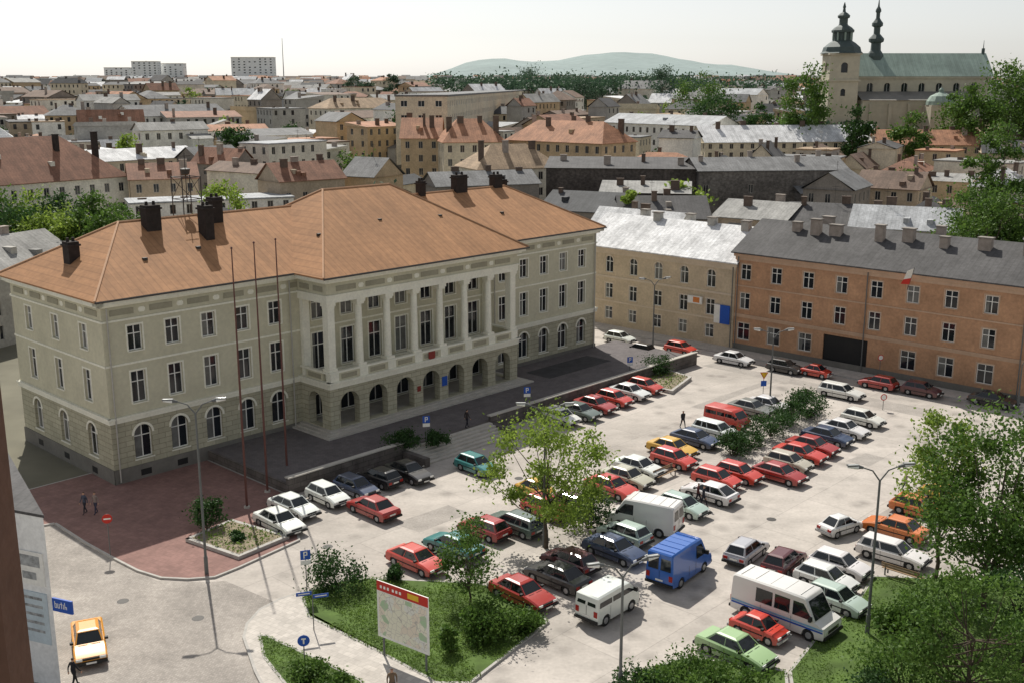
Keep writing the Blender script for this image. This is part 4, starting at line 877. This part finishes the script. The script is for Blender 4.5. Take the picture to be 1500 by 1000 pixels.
def mapmat():
    m=bpy.data.materials.new('town_map_print'); m.use_nodes=True; nt=m.node_tree; N=nt.nodes; Lk=nt.links; b=N['Principled BSDF']; b.inputs['Roughness'].default_value=.4
    tc=N.new('ShaderNodeTexCoord'); vo=N.new('ShaderNodeTexVoronoi'); vo.inputs['Scale'].default_value=2.2; Lk.new(tc.outputs['Object'],vo.inputs['Vector'])
    v2=N.new('ShaderNodeTexVoronoi'); v2.feature='DISTANCE_TO_EDGE'; v2.inputs['Scale'].default_value=3.2; Lk.new(tc.outputs['Object'],v2.inputs['Vector'])
    sp=N.new('ShaderNodeSeparateColor'); Lk.new(vo.outputs['Color'],sp.inputs[0])
    cr=N.new('ShaderNodeValToRGB'); e=cr.color_ramp; e.interpolation='CONSTANT'; e.elements[0].color=(.78,.76,.62,1); e.elements[1].position=.45; e.elements[1].color=(.76,.68,.56,1); x=e.elements.new(.7); x.color=(.74,.74,.68,1); x=e.elements.new(.86); x.color=(.40,.55,.35,1)
    Lk.new(sp.outputs[0],cr.inputs[0]); r=N.new('ShaderNodeMapRange'); r.inputs[1].default_value=.02; r.inputs[2].default_value=.035; r.inputs[3].default_value=1; r.inputs[4].default_value=0; Lk.new(v2.outputs['Distance'],r.inputs[0])
    mx=N.new('ShaderNodeMix'); mx.data_type='RGBA'; Lk.new(r.outputs[0],mx.inputs[0]); Lk.new(cr.outputs[0],mx.inputs[6]); mx.inputs[7].default_value=(.5,.47,.42,1); Lk.new(mx.outputs[2],b.inputs['Base Color']); return m
pa=G(558,962); pb=G(626,990); L=math.hypot(pb[0]-pa[0],pb[1]-pa[1]); rot=math.atan2(pb[1]-pa[1],pb[0]-pa[0])
e=empty('town_map_board',(*pa,.1),rot); m=MB(); ht=Z(pa[1],852); hb=1.15
for x in(.15,L-.15): m.cyl((x,.12,0),(x,.12,ht-.1),.06,.06,8,METAL)
m.box(-.15,L+.15,0,.06,hb,ht,WHITE); m.obj('posts_and_panel',e); m=MB(); m.box(-.02,L+.02,-.012,-.003,hb+.15,ht-.62,mapmat()); m.obj('map',e); m=MB(); m.box(-.14,L+.14,-.014,-.002,ht-.55,ht-.01,RED)
m.box(L*.62,L*.85,-.02,-.015,ht-.42,ht-.12,YL)
for x in(.1,.35,.6,.95,1.2,1.45): m.box(x,x+.14,-.02,-.015,ht-.38,ht-.22,WHITE)
m.obj('header',e)
def bench(u,v,rot):
    X,Y=G(u,v); m=MB(); WD=mat('bench_wood',(.3,.2,.12),.8,.2,3)
    for k in range(3): m.box(-1.3,1.3,-.2+.15*k,-.08+.15*k,.43,.47,WD)
    for k in range(2): m.box(-1.3,1.3,.28,.31,.58+.17*k,.7+.17*k,WD)
    for x in(-1.05,1.05): m.box(x-.04,x+.04,-.2,.3,.36,.428,METAL); m.box(x-.04,x+.04,-.2,-.14,0.0,.36,METAL); m.box(x-.04,x+.04,.23,.278,0.0,.9,METAL)
    m.obj('park_bench',None,(X,Y,.13 if u>1100 else .008),rot)
bench(1322,850,A_ANG+math.pi/2); bench(975,700,A_ANG)
# left house with adverts (flat-roofed, splayed plan)
p1=G(90,1008); dr=Vector((.93,-.37)).normalized(); p0=(p1[0]-dr.x*14,p1[1]-dr.y*14); zt_=Z(p1[1],757)
e=empty('white_corner_house',(0,0,0)); m=MB(); wi=MB()
WP=mat('white_render',(.78,.78,.76),.9,.12,.5,fine=.08)
wall(m,p0,p1,0,zt_,[(2,3,5.5,7.5,'rect'),(6,7,5.5,7.5,'rect')],WP,.2,None,None,BT,2,wi)
p2=(p1[0]-.55*11,p1[1]+.835*11); p3=(p0[0]-.55*11,p0[1]+.835*11)
wall(m,p1,p2,0,zt_,[],WP); wall(m,p2,p3,0,zt_,[],WP); wall(m,p3,p0,0,zt_,[],WP)
m.prism([(p0[0]-.1,p0[1]-.1),(p1[0]+.1,p1[1]-.1),(p2[0]+.1,p2[1]+.1),(p3[0],p3[1])],zt_+.002,zt_+.15,ROOF['tarpaper'])
m.obj('walls_and_roof',e); wi.obj('windows',e)
ad=empty('adverts',(0,0,0)); ad.parent=e; ad.location=(p0[0],p0[1],0); ad.rotation_euler=(0,0,math.atan2(p1[1]-p0[1],p1[0]-p0[0]))
m=MB(); GP=mat('grey_print',(.3,.31,.31),.6,.5,3)
m.box(12.0,13.7,-.06,-.003,5.6,7.4,WHITE); m.box(12.1,13.5,-.066,-.061,6.6,7.2,GP); m.box(12.3,13.2,-.066,-.061,5.9,6.3,GP); m.box(11.9,13.7,-.06,-.003,2.4,5.2,mat('pale_blue_board',(.5,.58,.62),.6,.1))
for k in range(5): m.box(12.1,13.4,-.066,-.061,4.8-.45*k,4.95-.45*k,GP)
m.box(14.05,15.3,-.05,.05,4.4,5.1,BLUE)
def word(m,x,z,h,pat,mm,y):
    for ch in pat:
        w=h*.55; t=h*.16
        if ch in'bhuil': m.box(x,x+t,y-.005,y,z,z+h*(1.4 if ch in'bl' else 1),mm)
        if ch=='b': m.box(x+t,x+w,y-.005,y,z,z+t,mm); m.box(x+t,x+w,y-.005,y,z+h*.8,z+h*.8+t,mm); m.box(x+w-t,x+w,y-.006,y,z+t,z+h*.8,mm)
        if ch=='u': m.box(x+t,x+w,y-.005,y,z,z+t,mm); m.box(x+w-t,x+w,y-.006,y,z+t,z+h,mm)
        if ch=='t': m.box(x+w*.4,x+w*.4+t,y-.005,y,z,z+h*1.35,mm); m.box(x,x+w,y-.007,y,z+h*.85,z+h*.85+t,mm)
        if ch=='k': m.box(x,x+t,y-.005,y,z,z+h*1.4,mm); m.box(x+t,x+w,y-.005,y,z+h*.45,z+h*.45+t,mm); m.box(x+w-t,x+w,y-.006,y,z,z+h*.45,mm)
        x+=(w+h*.15) if ch not in'il' else h*.35
word(m,14.2,4.6,.26,'butik',WHITE,-.052)
m.obj('advert_boards',ad)
# brown wing of the building the view is taken from
BW=mat('brown_render',(.16,.085,.06),.9,.15,1.5,bump=.3)
yw=7.0; yb=yw+.35; xw=(50-750)/F*(yb*C+(30-Z(yb,1000))*S)
m=MB(); m.box(xw-3,xw,yw,yb,0,30.6,BW); m.box(xw-3,xw+.0,yw,yb,30.602,30.8,KERB); m.obj('brown_tower_wall')
# ---------------------------------------------------------------- people
def mats_person(top,leg,hair):
    return [mat('skin',(.5,.3,.21),.6,.05),mat('cloth_top_%s'%str(top),top,.9,.1,4),mat('cloth_leg_%s'%str(leg),leg,.9,.1,4),mat('hair_%s'%str(hair),hair,.7,.1,6),mat('shoe',(.03,.025,.02),.6)]
def person(u,v,rot,top,leg,hair=(.04,.025,.015),step=.28,z=0,h=1.75):
    X,Y=G(u,v,z)
    V=[];E=[];Rr=[]
    def a(p,r,par=None):
        V.append(p); Rr.append(r); i=len(V)-1
        if par is not None: E.append((par,i))
        return i
    pel=a((0,0,.95),.15); wa_=a((0,.01,1.12),.13,pel); ch=a((0,.0,1.32),.15,wa_); nk=a((0,-.01,1.47),.06,ch); n2=a((0,-.015,1.53),.055,nk); hd=a((0,-.02,1.63),.095,n2); ht_=a((0,-.01,1.70),.085,hd)
    for s in(-1,1):
        f=step*s
        hp_=a((s*.10,0,.88),.095,pel); kn=a((s*.11,-f*.5-.03,.50),.06,hp_); an=a((s*.11,-f*.9+(.06 if f<0 else 0),.10),.042,kn); a((s*.12,-f*.9-.13,.045),.038,an)
        sh=a((s*.19,0,1.40),.065,ch); el=a((s*.25,f*.35+.02,1.13),.043,sh); wr_=a((s*.25,f*.7-.06,.90),.03,el); pm=a((s*.25,f*.75-.08,.84),.034,wr_)
        for k,(dy,ln) in enumerate(((-.03,.075),(-.012,.085),(.008,.08),(.026,.065))):
            q=a((s*.25,f*.75-.08+dy,.795),.010,pm); a((s*.24,f*.75-.085+dy,.84-ln-.02),.008,q)
        a((s*.235,f*.75-.13,.81),.010,pm)
    me=bpy.data.meshes.new('p'); me.from_pydata(V,E,[]); ob=bpy.data.objects.new('tmp',me); COL.objects.link(ob)
    ob.modifiers.new('s','SKIN')
    for i,r in enumerate(Rr): me.skin_vertices[0].data[i].radius=(r,r*.8 if i in(0,1,2) else r)
    me.skin_vertices[0].data[0].use_root=True
    ob.modifiers.new('b','SUBSURF').levels=1
    dg=bpy.context.evaluated_depsgraph_get(); me2=bpy.data.meshes.new_from_object(ob.evaluated_get(dg)); bpy.data.objects.remove(ob)
    for mm in mats_person(top,leg,hair): me2.materials.append(mm)
    for p in me2.polygons:
        c=p.center; k=1
        if c.z>1.50: k=0
        if c.z>1.66 or (c.z>1.56 and c.y>.01): k=3
        if c.z<.93: k=2
        if abs(c.x)>.2 and c.z<.9 : k=0
        if abs(c.x)>.18 and .9<=c.z<1.45: k=1
        if c.z<.085: k=4
        p.material_index=k; p.use_smooth=True
    e=empty('walking_person',(X,Y,z),rot); e.scale=(h/1.79,)*3
    o=bpy.data.objects.new('body',me2); COL.objects.link(o); o.parent=e
    m=MB()
    for s in(-1,1): m.cyl((s*.033,-.108,1.635),(s*.033,-.122,1.635),.012,.008,8,DARK); m.cyl((s*.095,-.02,1.62),(s*.108,-.015,1.63),.025,.02,8,MATS['skin'])
    m.cyl((0,-.10,1.625),(0,-.135,1.605),.012,.016,6,MATS['skin']); m.box(-.022,.022,-.112,-.104,1.575,1.583,TAIL); m.obj('face',e)
for a_ in[(1000,627,.4,(.03,.03,.035),(.03,.03,.04)),(684,626,2.2,(.05,.04,.04),(.02,.02,.03),(.03,.02,.01),.2,.912),(125,752,-.6,(.06,.07,.1),(.03,.03,.04),(.04,.02,.01),.2,.12),(141,752,-.5,(.25,.2,.18),(.05,.05,.08),(.1,.06,.03),.2,.12),(110,1006,2.6,(.02,.02,.025),(.02,.02,.02)),(575,1022,.2,(.16,.11,.07),(.05,.05,.06),(.06,.04,.03),.15,.12),(1030,742,1.0,(.03,.03,.04),(.02,.02,.03)),(1325,722,.5,(.3,.28,.25),(.04,.05,.09)),(1022,738,1.2,(.1,.03,.03),(.02,.02,.03))]: person(*a_)
# ---------------------------------------------------------------- light, sky, camera
tr=Vector((.32*math.cos(math.radians(48)),-.947*math.cos(math.radians(48)),-math.sin(math.radians(48))))
sl=bpy.data.lights.new('sun','SUN'); sl.energy=5.0; sl.angle=math.radians(.5); sl.color=(1,.955,.87)
so=bpy.data.objects.new('sun',sl); COL.objects.link(so); so.rotation_euler=tr.to_track_quat('-Z','Y').to_euler()
w=bpy.data.worlds.new('World'); scene.world=w; w.use_nodes=True; nt=w.node_tree
sk=nt.nodes.new('ShaderNodeTexSky'); sk.sky_type='NISHITA'; sk.sun_disc=False; sk.sun_elevation=math.radians(48); sk.sun_rotation=math.radians(-18.7); sk.dust_density=1.0; sk.air_density=1.0; sk.ozone_density=2.0
hs=nt.nodes.new('ShaderNodeHueSaturation'); hs.inputs['Saturation'].default_value=.25; hs.inputs['Value'].default_value=1.0
nt.links.new(sk.outputs[0],hs.inputs['Color']); nt.links.new(hs.outputs[0],nt.nodes['Background'].inputs[0]); nt.nodes['Background'].inputs[1].default_value=.115
cam=bpy.data.cameras.new('camera'); cam.lens=F/1500*36; cam.sensor_width=36; cam.clip_end=20000; cam.clip_start=.5
o=bpy.data.objects.new('camera',cam); COL.objects.link(o); o.location=(0,0,30); o.rotation_euler=(math.pi/2-TH,0,0); scene.camera=o
scene.view_settings.view_transform='Standard'; scene.view_settings.look='None'; scene.view_settings.exposure=0
print('houses',cnt,'objs',len(bpy.data.objects))
